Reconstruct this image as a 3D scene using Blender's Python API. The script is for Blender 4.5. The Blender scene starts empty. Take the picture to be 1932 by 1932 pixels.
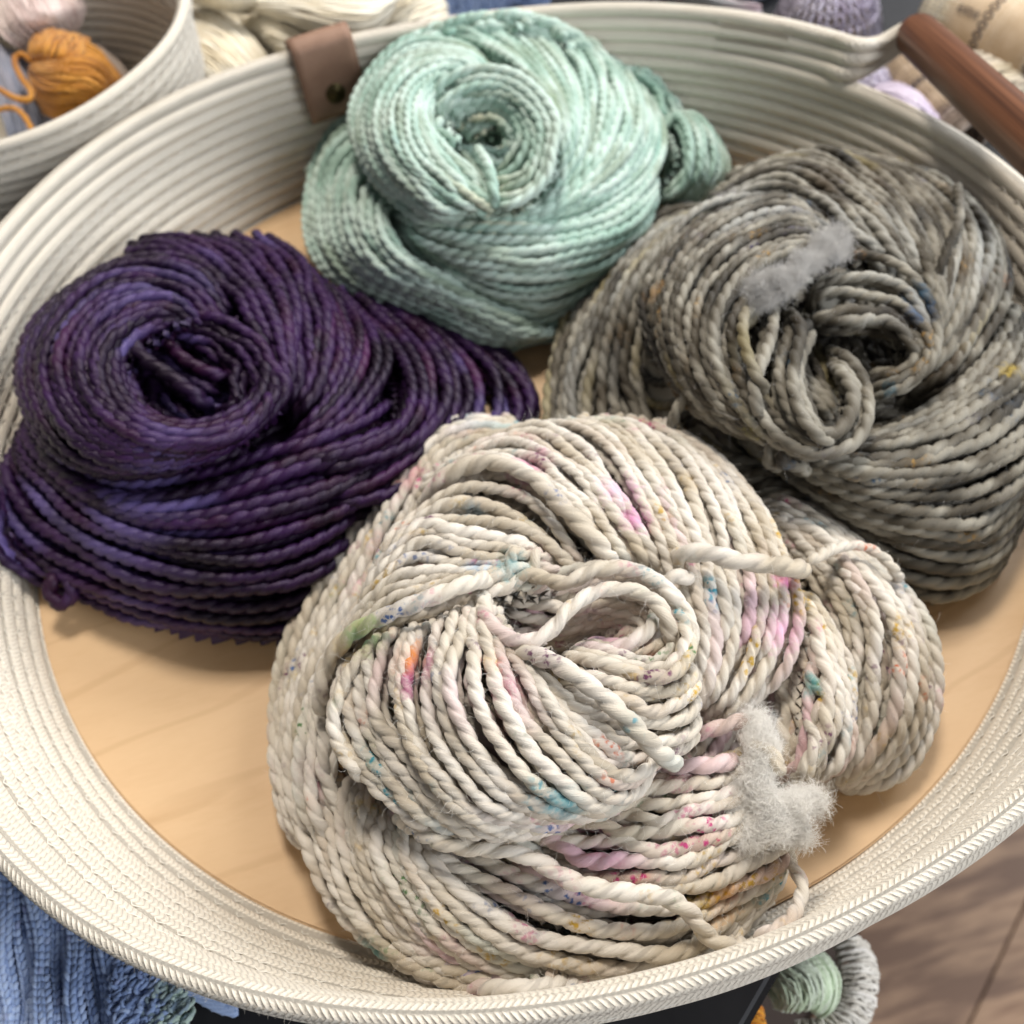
import bpy, bmesh, math, random
import numpy as np
from mathutils import Vector, Matrix
random.seed(7); rng = np.random.default_rng(7)
C = bpy.context.scene.collection
sc = bpy.context.scene
pi = math.pi

# ------------------------------------------------------------------ camera
CAM = np.array([-0.0472, -0.2622, 0.3385]); PITCH, YAW, ROLL, FOC = 0.9675, 0.1509, -0.1331, 1.0
fw = np.array([math.sin(YAW)*math.cos(PITCH), math.cos(YAW)*math.cos(PITCH), -math.sin(PITCH)])
rt0 = np.array([math.cos(YAW), -math.sin(YAW), 0.0]); up0 = np.cross(rt0, fw)
cr, sr = math.cos(ROLL), math.sin(ROLL)
RT = cr*rt0 + sr*up0; UP = -sr*rt0 + cr*up0
cam_d = bpy.data.cameras.new('camera'); cam = bpy.data.objects.new('camera', cam_d); C.objects.link(cam)
m = Matrix.Identity(4)
for i in range(3):
    m[i][0], m[i][1], m[i][2], m[i][3] = RT[i], UP[i], -fw[i], CAM[i]
cam.matrix_world = m
cam_d.sensor_width = 36; cam_d.lens = 36*FOC; cam_d.clip_start = 0.01; cam_d.clip_end = 20
cam_d.dof.use_dof = True; cam_d.dof.focus_distance = 0.275; cam_d.dof.aperture_fstop = 11.5
sc.camera = cam

# ------------------------------------------------------------------ world and lamps
w = bpy.data.worlds.new('World'); sc.world = w; w.use_nodes = True
bg = w.node_tree.nodes['Background']; bg.inputs[0].default_value = (0.96, 0.96, 1.0, 1); bg.inputs[1].default_value = 0.13
def area(name, loc, target, size, power, col, shape='RECTANGLE', sy=None):
    d = bpy.data.lights.new(name, 'AREA'); d.energy = power; d.color = col; d.shape = shape
    d.size = size; d.size_y = sy or size
    o = bpy.data.objects.new(name, d); C.objects.link(o); o.location = loc
    o.rotation_euler = (Vector(target)-Vector(loc)).to_track_quat('-Z', 'Y').to_euler()
    return o
area('window_light', (1.35, 0.75, 1.15), (0, 0, 0), 0.9, 24, (0.94, 0.97, 1.0))
area('ceiling_light', (0.15, 0.75, 1.9), (0, 0, 0), 0.42, 31, (1.0, 0.92, 0.82))
area('front_window_light', (1.5, -1.5, 1.15), (0, 0, 0), 1.2, 39, (0.93, 0.96, 1.0))
sc.view_settings.view_transform = 'Standard'; sc.view_settings.look = 'None'
sc.view_settings.exposure = 0.17; sc.view_settings.gamma = 1.0
sc.cycles.max_bounces = 8; sc.cycles.diffuse_bounces = 4
sc.cycles.use_adaptive_sampling = True; sc.cycles.use_denoising = True

# ------------------------------------------------------------------ helpers
def ray(px, py):          # px, py in 0..1932 units of the photograph
    u = (px/1932-.5)/FOC; v = -(py/1932-.5)/FOC
    return fw + u*RT + v*UP
def at(px, py, z):
    d = ray(px, py); return CAM + d*((z-CAM[2])/d[2])
def atd(px, py, dist):
    d = ray(px, py); return CAM + d/np.linalg.norm(d)*dist
def at_in(px, py, z, pad):   # nearest height at which the point lies inside the basket wall
    for k in range(140):
        for zz in ((z,) if k == 0 else (z-k*.001, z+k*.001)):
            if zz < pad or zz > .115: continue
            p = at(px, py, zz)
            if inside(p, pad): return p
    p = at(px, py, max(z, .030)); f = (wall_in(math.atan2(p[1], p[0]), p[2])-pad)/math.hypot(p[0], p[1])
    return p*np.array([f, f, 1])
def unit(a): return a/np.maximum(np.linalg.norm(a, axis=-1, keepdims=True), 1e-12)
def cat(P, t):            # Catmull-Rom through P (K,...) at parameters t in 0..K-1
    P = np.asarray(P, float); K = len(P)
    if K == 1: return np.repeat(P, len(t), 0)
    E = np.concatenate([2*P[:1]-P[1:2], P, 2*P[-1:]-P[-2:-1]])
    i = np.clip(np.floor(t).astype(int), 0, K-2); f = (t-i).reshape((-1,)+(1,)*(P.ndim-1))
    a, b, c, d = E[i], E[i+1], E[i+2], E[i+3]
    return .5*((2*b)+(c-a)*f+(2*a-5*b+4*c-d)*f**2+(3*b-a-3*c+d)*f**3)
def resample(P, step=None, n=None):
    K = len(P); Q = cat(P, np.linspace(0, K-1, max(K*12, 200)))
    L = np.concatenate([[0], np.cumsum(np.linalg.norm(np.diff(Q, axis=0), axis=1))])
    n = n or max(4, int(L[-1]/step)+1)
    s = np.linspace(0, L[-1], n)
    return np.stack([np.interp(s, L, Q[:, k]) for k in range(Q.shape[1])], 1), s
def snoise(n, L, wl, amp):   # smooth 1-D noise along a length
    k = max(3, int(L/wl)+3); return cat(rng.normal(0, amp, k), np.linspace(0, k-1, n))

def new_obj(name, me, mat, parent=None):
    if mat: me.materials.append(mat)
    o = bpy.data.objects.new(name, me); C.objects.link(o)
    if parent is not None: o.parent = parent
    return o
def np_mesh(name, V, F, UV=None, smooth=True):   # V (n,3), F (m,k), UV (n,2) per vertex
    me = bpy.data.meshes.new(name); k = F.shape[1]
    me.vertices.add(len(V)); me.vertices.foreach_set('co', V.astype(np.float32).ravel())
    me.loops.add(F.size); me.loops.foreach_set('vertex_index', F.astype(np.int32).ravel())
    me.polygons.add(len(F)); me.polygons.foreach_set('loop_start', np.arange(0, F.size, k, dtype=np.int32))
    me.polygons.foreach_set('loop_total', np.full(len(F), k, np.int32))
    if smooth: me.polygons.foreach_set('use_smooth', np.ones(len(F), bool))
    me.update(calc_edges=True)
    if UV is not None:
        l = me.uv_layers.new(name='UVMap'); l.data.foreach_set('uv', UV[F.ravel()].astype(np.float32).ravel())
    return me
def thing(name, label, cat_, loc=(0, 0, 0), group=None):
    o = bpy.data.objects.new(name, None); C.objects.link(o); o.location = loc; o.empty_display_size = 0.02
    o['label'] = label; o['category'] = cat_
    if group: o['group'] = group
    return o
def tag(o, label=None, cat_=None, group=None, kind=None):
    if label: o['label'] = label
    if cat_: o['category'] = cat_
    if group: o['group'] = group
    if kind: o['kind'] = kind
    return o

def frames(P, ref=None):      # parallel-transported frame along the path
    T = unit(np.gradient(P, axis=0)); ref = np.array([0.03, -0.25, 1.0]) if ref is None else ref
    if abs(T[0]@ref) > .9*np.linalg.norm(ref): ref = np.array([1.0, .2, 0])
    N = np.empty_like(T); v = ref-T[0]*(T[0]@ref); N[0] = v/math.sqrt(v@v)
    for i in range(1, len(T)):
        v = N[i-1]-T[i]*(T[i]@N[i-1]); N[i] = v/math.sqrt(v@v)
    return T, N, np.cross(T, N)
def rope(P, s, r, plies=2, nv=10, pitch=2.3, ph=0.0, seed=0.0, taper=True, radii=None):
    """twisted yarn round the path P: returns vertices, faces, uv"""
    T, N, B = frames(P); n = len(P)
    th = np.linspace(0, 2*pi, nv, endpoint=False)
    if plies == 2: th = th + 0.26*np.sin(2*th)      # more corners near the waist
    if plies == 2:
        a_ = np.abs(np.abs((th % (2*pi))-pi)-pi/2); prof = .88+.12*np.cos(th)**2-.26*np.exp(-(a_/.38)**2)
    elif plies == 3:
        prof = .80+.20*np.abs(np.cos(1.5*th))*1.0
    else: prof = np.ones(nv)
    tw = ph - 2*pi*s/(pitch*2*r)
    R = np.full(n, r) if radii is None else radii
    if taper:
        e = np.clip(np.minimum(s-s[0], s[-1]-s)/(r*1.3), 0, 1); R = R*np.sqrt(np.maximum(1-(1-e)**2, .0004))
    ang = th[None, :]+tw[:, None]
    V = P[:, None, :] + (R[:, None]*prof[None, :]*np.cos(ang))[..., None]*N[:, None, :] + (R[:, None]*prof[None, :]*np.sin(ang))[..., None]*B[:, None, :]
    V = V.reshape(-1, 3)
    i = np.arange(n-1)[:, None]*nv; j = np.arange(nv)[None, :]; j2 = (j+1) % nv
    F = np.stack([i+j, i+nv+j, i+nv+j2, i+j2], -1).reshape(-1, 4)
    UV = np.stack([np.repeat(s*10+seed*37.0, nv), np.tile(np.arange(nv)/nv, n)], 1)
    return V, F, UV
def join(parts):
    o = 0; Vs, Fs, Us = [], [], []
    for V, F, U in parts:
        Vs.append(V); Fs.append(F+o); Us.append(U); o += len(V)
    return np.concatenate(Vs), np.concatenate(Fs), np.concatenate(Us)

# ------------------------------------------------------------------ materials
def lin(c):
    f = lambda x: x/12.92 if x <= .04045 else ((x+.055)/1.055)**2.4
    return tuple(f(x/255) for x in c)+(1,)
class NT:
    def __init__(s, name):
        s.m = bpy.data.materials.new(name); s.m.use_nodes = True; s.t = s.m.node_tree; s.n = s.t.nodes; s.l = s.t.links
        s.b = s.n['Principled BSDF']
    def node(s, ty, **k):
        n = s.n.new(ty)
        for a, v in k.items():
            if a.startswith('i_'): s.put(n.inputs[a[2:].replace('_', ' ')], v)
            else: setattr(n, a, v)
        return n
    def put(s, sock, v):
        if isinstance(v, bpy.types.NodeSocket): s.l.new(v, sock)
        else: sock.default_value = v
    def math(s, op, a, b=None, c=None):
        n = s.n.new('ShaderNodeMath'); n.operation = op; s.put(n.inputs[0], a)
        if b is not None: s.put(n.inputs[1], b)
        if c is not None: s.put(n.inputs[2], c)
        return n.outputs[0]
    def mix(s, f, a, b, mode='MIX'):
        n = s.n.new('ShaderNodeMix'); n.data_type = 'RGBA'; n.blend_type = mode
        s.put(n.inputs[0], f); s.put(n.inputs[6], a); s.put(n.inputs[7], b); return n.outputs[2]
    def ramp(s, f, stops):
        n = s.n.new('ShaderNodeValToRGB'); s.put(n.inputs[0], f); e = n.color_ramp.elements
        while len(e) < len(stops): e.new(.5)
        for k, (p, c) in enumerate(stops):
            e[k].position = p; e[k].color = c if len(c) == 4 else tuple(c)+(1,)
        return n.outputs[0]
    def noise(s, vec, scale, detail=2, rough=.5, w=None):
        n = s.n.new('ShaderNodeTexNoise')
        if w is not None: n.noise_dimensions = '4D'; n.inputs['W'].default_value = w
        s.l.new(vec, n.inputs['Vector']); n.inputs['Scale'].default_value = scale
        n.inputs['Detail'].default_value = detail; n.inputs['Roughness'].default_value = rough; return n.outputs['Fac']
    def pos(s): return s.n.new('ShaderNodeNewGeometry').outputs['Position']
    def uv(s):
        u = s.n.new('ShaderNodeUVMap'); u.uv_map = 'UVMap'; x = s.n.new('ShaderNodeSeparateXYZ'); s.l.new(u.outputs[0], x.inputs[0])
        return x.outputs[0], x.outputs[1]
    def comb(s, x, y, z=0.0):
        n = s.n.new('ShaderNodeCombineXYZ'); s.put(n.inputs[0], x); s.put(n.inputs[1], y); s.put(n.inputs[2], z); return n.outputs[0]
    def bump(s, h, strength, dist):
        n = s.n.new('ShaderNodeBump'); s.l.new(h, n.inputs['Height']); n.inputs['Strength'].default_value = strength
        n.inputs['Distance'].default_value = dist; s.l.new(n.outputs[0], s.b.inputs['Normal'])
    def out(s, col, rough=.8, spec=.3, sheen=0, sheen_tint=None):
        s.put(s.b.inputs['Base Color'], col); s.put(s.b.inputs['Roughness'], rough); s.b.inputs['Specular IOR Level'].default_value = spec
        if sheen:
            s.b.inputs['Sheen Weight'].default_value = sheen; s.b.inputs['Sheen Roughness'].default_value = .45
            if sheen_tint: s.b.inputs['Sheen Tint'].default_value = sheen_tint
        return s.m
def yarn_mat(name, stops, speckles=(), streaks=(), rough=.7, spec=.35, sheen=.25, run=1.6, fibre=.5, spscale=420, spots=()):
    """dyed yarn: slow colour runs along each strand, streaks, small dye specks in patches, fibres as fine relief"""
    t = NT(name); u, v = t.uv(); P = t.pos()
    n1 = t.noise(t.comb(t.math('MULTIPLY', u, run), 0.0), 1.0, 2, .55)
    n2 = t.noise(P, 26, 2, .5)
    f = t.math('ADD', t.math('MULTIPLY', n1, .7), t.math('MULTIPLY', n2, .3))
    col = t.ramp(t.math('MULTIPLY_ADD', f, 2.2, -.6), stops)
    for k, (c, th, amt) in enumerate(streaks):
        a = t.noise(t.comb(t.math('MULTIPLY', u, 1.5), 3.7*k+1.1), 1.0, 1, .4)
        b = t.noise(P, 13, 1, .5, w=k*2.7+.4)
        g = t.math('ADD', t.math('MULTIPLY', a, .55), t.math('MULTIPLY', b, .45))
        fac = t.ramp(g, [(th, (0, 0, 0)), (min(.99, th+.10), (amt,)*3)])
        col = t.mix(fac, col, c)
    for k, (c, th, size) in enumerate(speckles):
        vn = t.n.new('ShaderNodeTexVoronoi'); vn.inputs['Scale'].default_value = spscale
        off = t.n.new('ShaderNodeVectorMath'); off.operation = 'ADD'; t.l.new(P, off.inputs[0]); off.inputs[1].default_value = (k*1.31, k*.77, k*.53)
        nd = t.n.new('ShaderNodeTexNoise'); t.l.new(P, nd.inputs['Vector']); nd.inputs['Scale'].default_value = 700; ma = t.n.new('ShaderNodeVectorMath'); ma.operation = 'MULTIPLY_ADD'
        t.l.new(nd.outputs['Color'], ma.inputs[0]); ma.inputs[1].default_value = (.0026,)*3; t.l.new(off.outputs[0], ma.inputs[2])
        t.l.new(ma.outputs[0], vn.inputs['Vector'])
        dot = t.ramp(vn.outputs['Distance'], [(size*.45, (1, 1, 1)), (size, (0, 0, 0))])
        pn = t.math('ADD', t.math('MULTIPLY', t.noise(t.comb(t.math('MULTIPLY', u, 4.5), k*5.3+2.0), 1.0, 1, .4), .62), t.math('MULTIPLY', t.noise(P, 24, 1, .5, w=k*1.9+7.3), .38))
        patch = t.ramp(pn, [(th, (0, 0, 0)), (th+.06, (.9, .9, .9))]); wash = t.ramp(pn, [(th-.015, (0, 0, 0)), (th+.13, (.42,)*3)])
        col = t.mix(wash, col, t.mix(.55, col, c))
        col = t.mix(t.math('MULTIPLY', dot, patch), col, c)
    if spots:                                    # single splashes of dye, soaked in unevenly
        g = t.noise(P, 520, 2, .6); g2 = t.noise(t.comb(t.math('MULTIPLY', u, 60.0), t.math('MULTIPLY', v, 5.0)), 1.0, 1, .5)
        gg = t.math('ADD', t.math('MULTIPLY', g, .6), t.math('MULTIPLY', g2, .4))
        per = t.ramp(t.noise(t.comb(t.math('MULTIPLY', u, 1.2), 9.5), 1.0, 1, .5), [(.42, (.25,)*3), (.52, (1, 1, 1))])
    for fx, fy, z, rad, c in spots:
        d = t.n.new('ShaderNodeVectorMath'); d.operation = 'DISTANCE'; t.l.new(P, d.inputs[0]); d.inputs[1].default_value = tuple(at(fx, fy, z*.01))
        e = t.math('DIVIDE', d.outputs['Value'], rad*(.00125 if rad < 6 else .00108)); k = t.math('SUBTRACT', t.math('ADD', gg, .62), t.math('MULTIPLY', e, .62))
        col = t.mix(t.math('MULTIPLY', t.ramp(k, [(.48, (0, 0, 0)), (.72, (.45,)*3), (1.0, (.82,)*3)]), per), col, lin(c))
    fib = t.noise(t.comb(t.math('MULTIPLY', u, 30.0), t.math('MULTIPLY', v, 34.0), t.math('MULTIPLY', u, 3.0)), 1.0, 3, .6)
    fine = t.noise(P, 2600, 2, .6)
    t.bump(t.math('ADD', t.math('MULTIPLY', fib, .7), t.math('MULTIPLY', fine, .3)), fibre, .0006)
    return t.out(col, rough, spec, sheen)
MW = yarn_mat('cream_speckled_yarn', [(.30, lin((192, 180, 160))), (.45, lin((212, 203, 188))), (.58, lin((224, 217, 206))), (.72, lin((200, 188, 172)))],
    speckles=[(lin((20, 140, 160)), .58, .50), (lin((180, 30, 110)), .61, .48), (lin((190, 150, 20)), .61, .50), (lin((95, 25, 80)), .585, .45), (lin((60, 110, 50)), .615, .45), (lin((205, 95, 40)), .65, .45), (lin((30, 80, 140)), .60, .45)],
    streaks=[(lin((212, 158, 186)), .58, .65), (lin((204, 140, 150)), .625, .5), (lin((172, 204, 204)), .61, .5), (lin((208, 190, 140)), .65, .3)], fibre=.75, rough=.85, spec=.2,
    spots=[(688,1190,7.4,8,(130,165,60)),(660,1225,6.8,6,(190,155,40)),(674,1203,7.1,4,(50,145,110)),(790,1262,7.9,7,(170,50,120)),(764,1240,7.8,7,(225,140,40)),(772,1300,7.8,4,(160,40,110)),(943,1293,8.2,3,(110,95,20)),(946,1312,8.2,5,(185,60,120)),(928,1268,8.2,4,(235,120,95)),(1065,1512,7.5,6,(30,150,165)),(1155,1510,6.6,5,(20,140,160)),(1160,1455,6.6,6,(30,150,160)),(985,1475,7.2,3,(20,90,140)),(880,810,2.5,7,(30,120,165)),(860,795,2.5,6,(60,150,150)),(890,970,7,4,(40,150,190)),(965,1072,7.4,6,(50,160,175)),(900,1085,7.3,5,(150,185,215)),(760,900,4,9,(210,100,140)),(728,932,4.4,6,(175,50,110)),(702,1010,4.5,8,(215,110,140)),(640,1085,4.3,8,(205,120,150)),(1165,930,6.8,8,(225,170,205)),(1195,985,6.8,5,(215,120,185)),(1000,885,6.8,8,(205,120,160)),(1482,1092,5.9,4,(215,80,175)),(1470,1190,5.5,8,(225,170,200)),(585,1455,3.5,7,(140,40,80)),(690,1530,3.4,4,(205,170,30)),(688,1575,3.2,4,(40,90,110)),(640,1440,3.2,5,(205,150,50)),(700,1800,2,6,(40,120,120)),(850,1760,2,7,(205,160,60)),(975,1840,1.8,6,(90,150,140)),(1350,1690,3.4,8,(215,150,60)),(1373,1682,3.3,3,(215,60,40)),(1318,1706,3.3,3,(215,60,40)),(1215,1598,4.6,3,(140,30,110)),(1130,1600,4.7,5,(215,120,165)),(1530,1290,4.9,4,(40,150,150)),(1222,1248,6.9,6,(238,170,140)),(570,1285,2.5,4,(190,160,40)),(600,1370,3,4,(215,150,60)),(1200,1700,3.8,6,(120,180,180)),(1290,1380,5.5,4,(120,190,190)),(1310,1700,3.6,5,(190,170,60))])
MG = yarn_mat('grey_speckled_yarn', [(.24, lin((40, 36, 29))), (.38, lin((78, 72, 60))), (.53, lin((156, 151, 138))), (.64, lin((86, 79, 66))), (.78, lin((48, 42, 33)))],
    speckles=[(lin((25, 75, 110)), .62, .48), (lin((165, 125, 50)), .635, .46), (lin((50, 40, 80)), .64, .45), (lin((40, 60, 40)), .70, .4)],
    streaks=[(lin((80, 66, 48)), .56, .7), (lin((180, 180, 174)), .56, .7), (lin((180, 165, 110)), .62, .6)], rough=.6, spec=.4, sheen=.1,
    spots=[(1555,365,5.4,4,(40,90,165)),(1868,532,4.4,6,(200,120,50)),(1858,500,4.4,5,(205,140,90)),(1905,715,4.3,6,(215,185,60)),(1728,562,6.9,6,(30,90,125)),(1735,590,6.9,5,(40,80,120)),(1660,735,5.9,6,(50,130,160)),(1170,622,4.4,9,(175,130,50)),(1150,650,4.4,6,(170,120,45)),(1620,475,6.8,7,(165,120,60)),(1485,690,7,4,(30,80,110)),(1230,550,6.5,5,(175,130,60)),(1740,1003,2.6,6,(190,170,110)),(1830,990,2.6,5,(60,110,120)),(1410,830,6.5,5,(160,150,60))])
MM = yarn_mat('mint_yarn', [(.24, lin((136, 162, 148))), (.40, lin((162, 190, 177))), (.55, lin((194, 213, 203))), (.72, lin((150, 168, 152)))],
    speckles=[(lin((50, 150, 120)), .64, .45), (lin((70, 150, 190)), .70, .4)],
    streaks=[(lin((140, 158, 134)), .55, .8), (lin((205, 195, 165)), .63, .7), (lin((140, 180, 166)), .57, .7)], rough=.7, spec=.3, sheen=.15)
MP = yarn_mat('purple_yarn', [(.22, lin((13, 3, 16))), (.40, lin((26, 9, 33))), (.55, lin((50, 26, 66))), (.70, lin((40, 10, 38))), (.82, lin((16, 4, 20)))],
    streaks=[(lin((94, 82, 136)), .575, .9), (lin((78, 34, 72)), .56, .8), (lin((24, 8, 32)), .56, .8)], rough=.42, spec=.36, sheen=0)
MP.node_tree.nodes['Principled BSDF'].inputs['Specular Tint'].default_value = (.9, .8, 1, 1)
def fibre_mat(name, c, rough=.9):
    t = NT(name); return t.out(lin(c), rough, .2, .2)
MFZ = {'w': fibre_mat('cream_fibre', (242, 239, 233)), 'g': fibre_mat('grey_fibre', (208, 206, 203)), 'm': fibre_mat('mint_fibre', (170, 215, 198)), 'p': fibre_mat('purple_fibre', (50, 28, 66)), 'c': fibre_mat('cotton_fibre', (225, 218, 205))}

# ------------------------------------------------------------------ setting: table, floor
H = 0.0672; TZ = -0.0125
CO = [0.22372, 0.00141, -0.00506, 0.00442, -0.00014, 0.00439, 0.00029, -0.00274, 0.00035]
def rim_r(th):
    r = CO[0]
    for k in range(4): r = r + CO[1+2*k]*np.cos((k+1)*th) + CO[2+2*k]*np.sin((k+1)*th)
    return r
def wall_mid(th, f):      # centre radius of the cord wall at angle th and height fraction f
    g = (th+1.45+pi) % (2*pi)-pi
    return .2055+(rim_r(th)-.2055)*np.clip(f, 0, 1.25)**.8+.004*np.sin(pi*np.clip(f, 0, 1))*np.exp(-(g/.75)**2)
def wall_in(th, z): return wall_mid(th, (z+.0035)/(H+.0035))-.0037
def inside(p, pad): return math.hypot(p[0], p[1]) < wall_in(math.atan2(p[1], p[0]), max(p[2], 0))-pad
def box(name, sx, sy, sz, mat, parent, loc=(0, 0, 0), rot=(0, 0, 0), bev=.002, seg=2):
    bm = bmesh.new(); bmesh.ops.create_cube(bm, size=1)
    for v in bm.verts: v.co = Vector((v.co.x*sx, v.co.y*sy, v.co.z*sz))
    if bev: bmesh.ops.bevel(bm, geom=bm.edges[:], offset=bev, segments=seg, affect='EDGES')
    me = bpy.data.meshes.new(name); bm.to_mesh(me); bm.free()
    for p in me.polygons: p.use_smooth = False
    o = new_obj(name, me, mat, parent); o.location = loc; o.rotation_euler = rot; return o

t = NT('dark_tabletop'); P = t.pos()
M_TABLE = t.out(t.ramp(t.noise(P, 40, 3), [(.3, (.010, .010, .012)), (.7, (.020, .020, .023))]), .45, .4)
tA, tB = at(1392, 1975, TZ), at(1470, 1838, TZ); tC = tB+(tB-tA)*2.2; print('table', tA, tB, tC, at(1932, 1600, TZ), at(1700, 1760, TZ))
tab = [(-.62, -.42), (tA[0]-(tB[0]-tA[0])*6, tA[1]-(tB[1]-tA[1])*6), (tB[0], tB[1]), (tC[0], tC[1]), (.262, .05), (.36, .02), (.75, .10), (.75, 1.1), (-.62, 1.1)]
bm = bmesh.new(); vs = [bm.verts.new((x, y, TZ)) for x, y in tab]; f = bm.faces.new(vs)
r_ = bmesh.ops.extrude_face_region(bm, geom=[f]);
for v in r_['geom']:
    if isinstance(v, bmesh.types.BMVert): v.co.z -= .028
bmesh.ops.recalc_face_normals(bm, faces=bm.faces[:])
bmesh.ops.bevel(bm, geom=[e for e in bm.edges if abs(e.verts[0].co.z-e.verts[1].co.z) < 1e-6], offset=.003, segments=3, affect='EDGES')
me = bpy.data.meshes.new('table_top'); bm.to_mesh(me); bm.free()
table = thing('display_table', 'black display table under the rope baskets and the yarn', 'table', (0.1, .4, -.80))
o = new_obj('table_top', me, M_TABLE, table); o.matrix_parent_inverse = Matrix.Translation((-.1, -.4, .80))
for lx, ly in ((-.55, -.36), (.1, -.1), (.68, .2), (.68, 1.0), (-.55, 1.0)):
    box('leg', .05, .05, .755, M_TABLE, table, (lx-.1, ly-.4, .3775))
# laminate floor, boards built one by one where the picture shows them
t = NT('laminate_board'); P = t.pos(); oi = t.n.new('ShaderNodeObjectInfo').outputs['Random']
mp = t.n.new('ShaderNodeMapping'); t.l.new(P, mp.inputs[0]); mp.inputs['Scale'].default_value = (1, 6, 1)
mp.inputs['Rotation'].default_value = (0, 0, 0.0)
cc = t.ramp(t.math('ADD', t.math('MULTIPLY', t.noise(mp.outputs[0], 5, 4, .6), .8), t.math('MULTIPLY', oi, .25)),
    [(.36, lin((92, 70, 60))), (.45, lin((146, 114, 92))), (.55, lin((186, 152, 124))), (.66, lin((132, 104, 86)))])
M_LAM = t.out(cc, .45, .4)
t = NT('floor_joint'); M_JOINT = t.out(lin((90, 78, 72)), .9)
bm = bmesh.new(); bmesh.ops.create_grid(bm, x_segments=1, y_segments=1, size=2.5)
me = bpy.data.meshes.new('floor'); bm.to_mesh(me); bm.free()
floor = new_obj('floor', me, M_JOINT); floor.location = (0, 0, -.806); tag(floor, kind='structure')
fl_rot = math.radians(38)
for i in range(-2, 7):
    for j in range(-2, 3):
        o = box('board', .9, .123, .006, M_LAM, floor, (0, 0, 0), (0, 0, fl_rot), .0008, 1)
        lx, ly = j*.902+(i % 3)*.3, -.9+i*.125
        o.location = (.45+lx*math.cos(fl_rot)-ly*math.sin(fl_rot)-.25, -.2+lx*math.sin(fl_rot)+ly*math.cos(fl_rot)+.15, .004)

# ------------------------------------------------------------------ rope basket
def rope_mat(name, a, b):
    t = NT(name); u, v = t.uv(); P = t.pos()
    vv = t.math('ABSOLUTE', t.math('SUBTRACT', t.math('FRACT', t.math('MULTIPLY', v, 4.0)), .5))
    ph = t.math('ADD', t.math('MULTIPLY', u, 52.0), t.math('MULTIPLY', vv, 2.2))
    st = t.math('POWER', t.math('ABSOLUTE', t.math('SINE', t.math('MULTIPLY', ph, pi))), .6)
    va = t.math('MULTIPLY', st, t.math('SUBTRACT', 1.0, t.math('POWER', t.math('MULTIPLY', vv, 2.0), 6.0)))
    col = t.mix(t.noise(P, 90, 3, .6), lin(a), lin(b))
    fleck = t.ramp(t.noise(P, 900, 1, .5), [(.77, (0, 0, 0)), (.80, (.6, .6, .6))])
    col = t.mix(fleck, col, lin((120, 100, 75)))
    fine = t.noise(P, 1800, 2, .6)
    t.bump(t.math('ADD', t.math('MULTIPLY', va, .8), t.math('MULTIPLY', fine, .6)), .8, .0007)
    return t.out(col, .9, .2, .15)
M_COTTON = rope_mat('cotton_rope', (221, 212, 196), (234, 226, 212))
t = NT('sewing_thread'); M_THREAD = t.out(lin((236, 231, 220)), .55, .4)
def cord_mesh(path, r, fine=False, closed=True, seed=0):
    r = r*.82 if fine else r
    """one knitted cord; fine: the chevron stitches of the sleeve are modelled"""
    n = len(path); nv = 24 if fine else 12
    if closed:
        T = unit(np.roll(path, -1, 0)-np.roll(path, 1, 0)); seg = np.linalg.norm(np.roll(path, -1, 0)-path, axis=1)
        s = np.concatenate([[0], np.cumsum(seg)[:-1]])
    else:
        T = unit(np.gradient(path, axis=0)); s = np.concatenate([[0], np.cumsum(np.linalg.norm(np.diff(path, axis=0), axis=1))])
    N = unit(np.array([0, 0, 1.])-T*T[:, 2:3]); B = np.cross(T, N)
    th = np.arange(nv)/nv
    rr = np.full((n, nv), r)
    if fine:
        vv = np.abs((th*4) % 1-.5)[None, :]; ph = s[:, None]/.0021+vv*2.0
        rr = r*(.92+(.12+.03*np.sin(s*23))[:, None]*np.abs(np.sin(pi*(ph+.12*np.sin(s*61)[:, None])))**.8*(1-(2*vv)**5))
    rr = rr*(1+.015*np.sin(s*90+seed))[:, None]
    a = 2*pi*th[None, :]
    V = path[:, None]+(rr*np.cos(a))[..., None]*N[:, None]+(rr*np.sin(a))[..., None]*B[:, None]
    i = np.arange(n if closed else n-1)[:, None]; j = np.arange(nv)[None, :]; i2 = (i+1) % n; j2 = (j+1) % nv
    F = np.stack([i*nv+j, i2*nv+j, i2*nv+j2, i*nv+j2], -1).reshape(-1, 4)
    UV = np.stack([np.repeat(s*10, nv), np.tile(th, n)], 1)
    # uv seam in v falls between two chevrons, hidden in the joint below
    return np_mesh('cord', V.reshape(-1, 3), F, UV)
def zigzag(pa, pb, pitch, r):     # sewing thread going to and fro between two cords
    n = len(pa); L = np.sum(np.linalg.norm(np.diff(pa, axis=0), axis=1)); k = int(L/pitch)
    idx = np.linspace(0, n-1, k).astype(int); Q = np.where((np.arange(k) % 2)[:, None] == 0, pa[idx], pb[idx])
    Q, s = resample(Q, n=k*3) if False else (Q, np.concatenate([[0], np.cumsum(np.linalg.norm(np.diff(Q, axis=0), axis=1))]))
    return rope(Q, s, r, plies=1, nv=4, pitch=1e9, taper=False)
HANDLE = (math.radians(-36), math.radians(34))
def dome(x): return x*x*(3-2*x)
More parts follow.
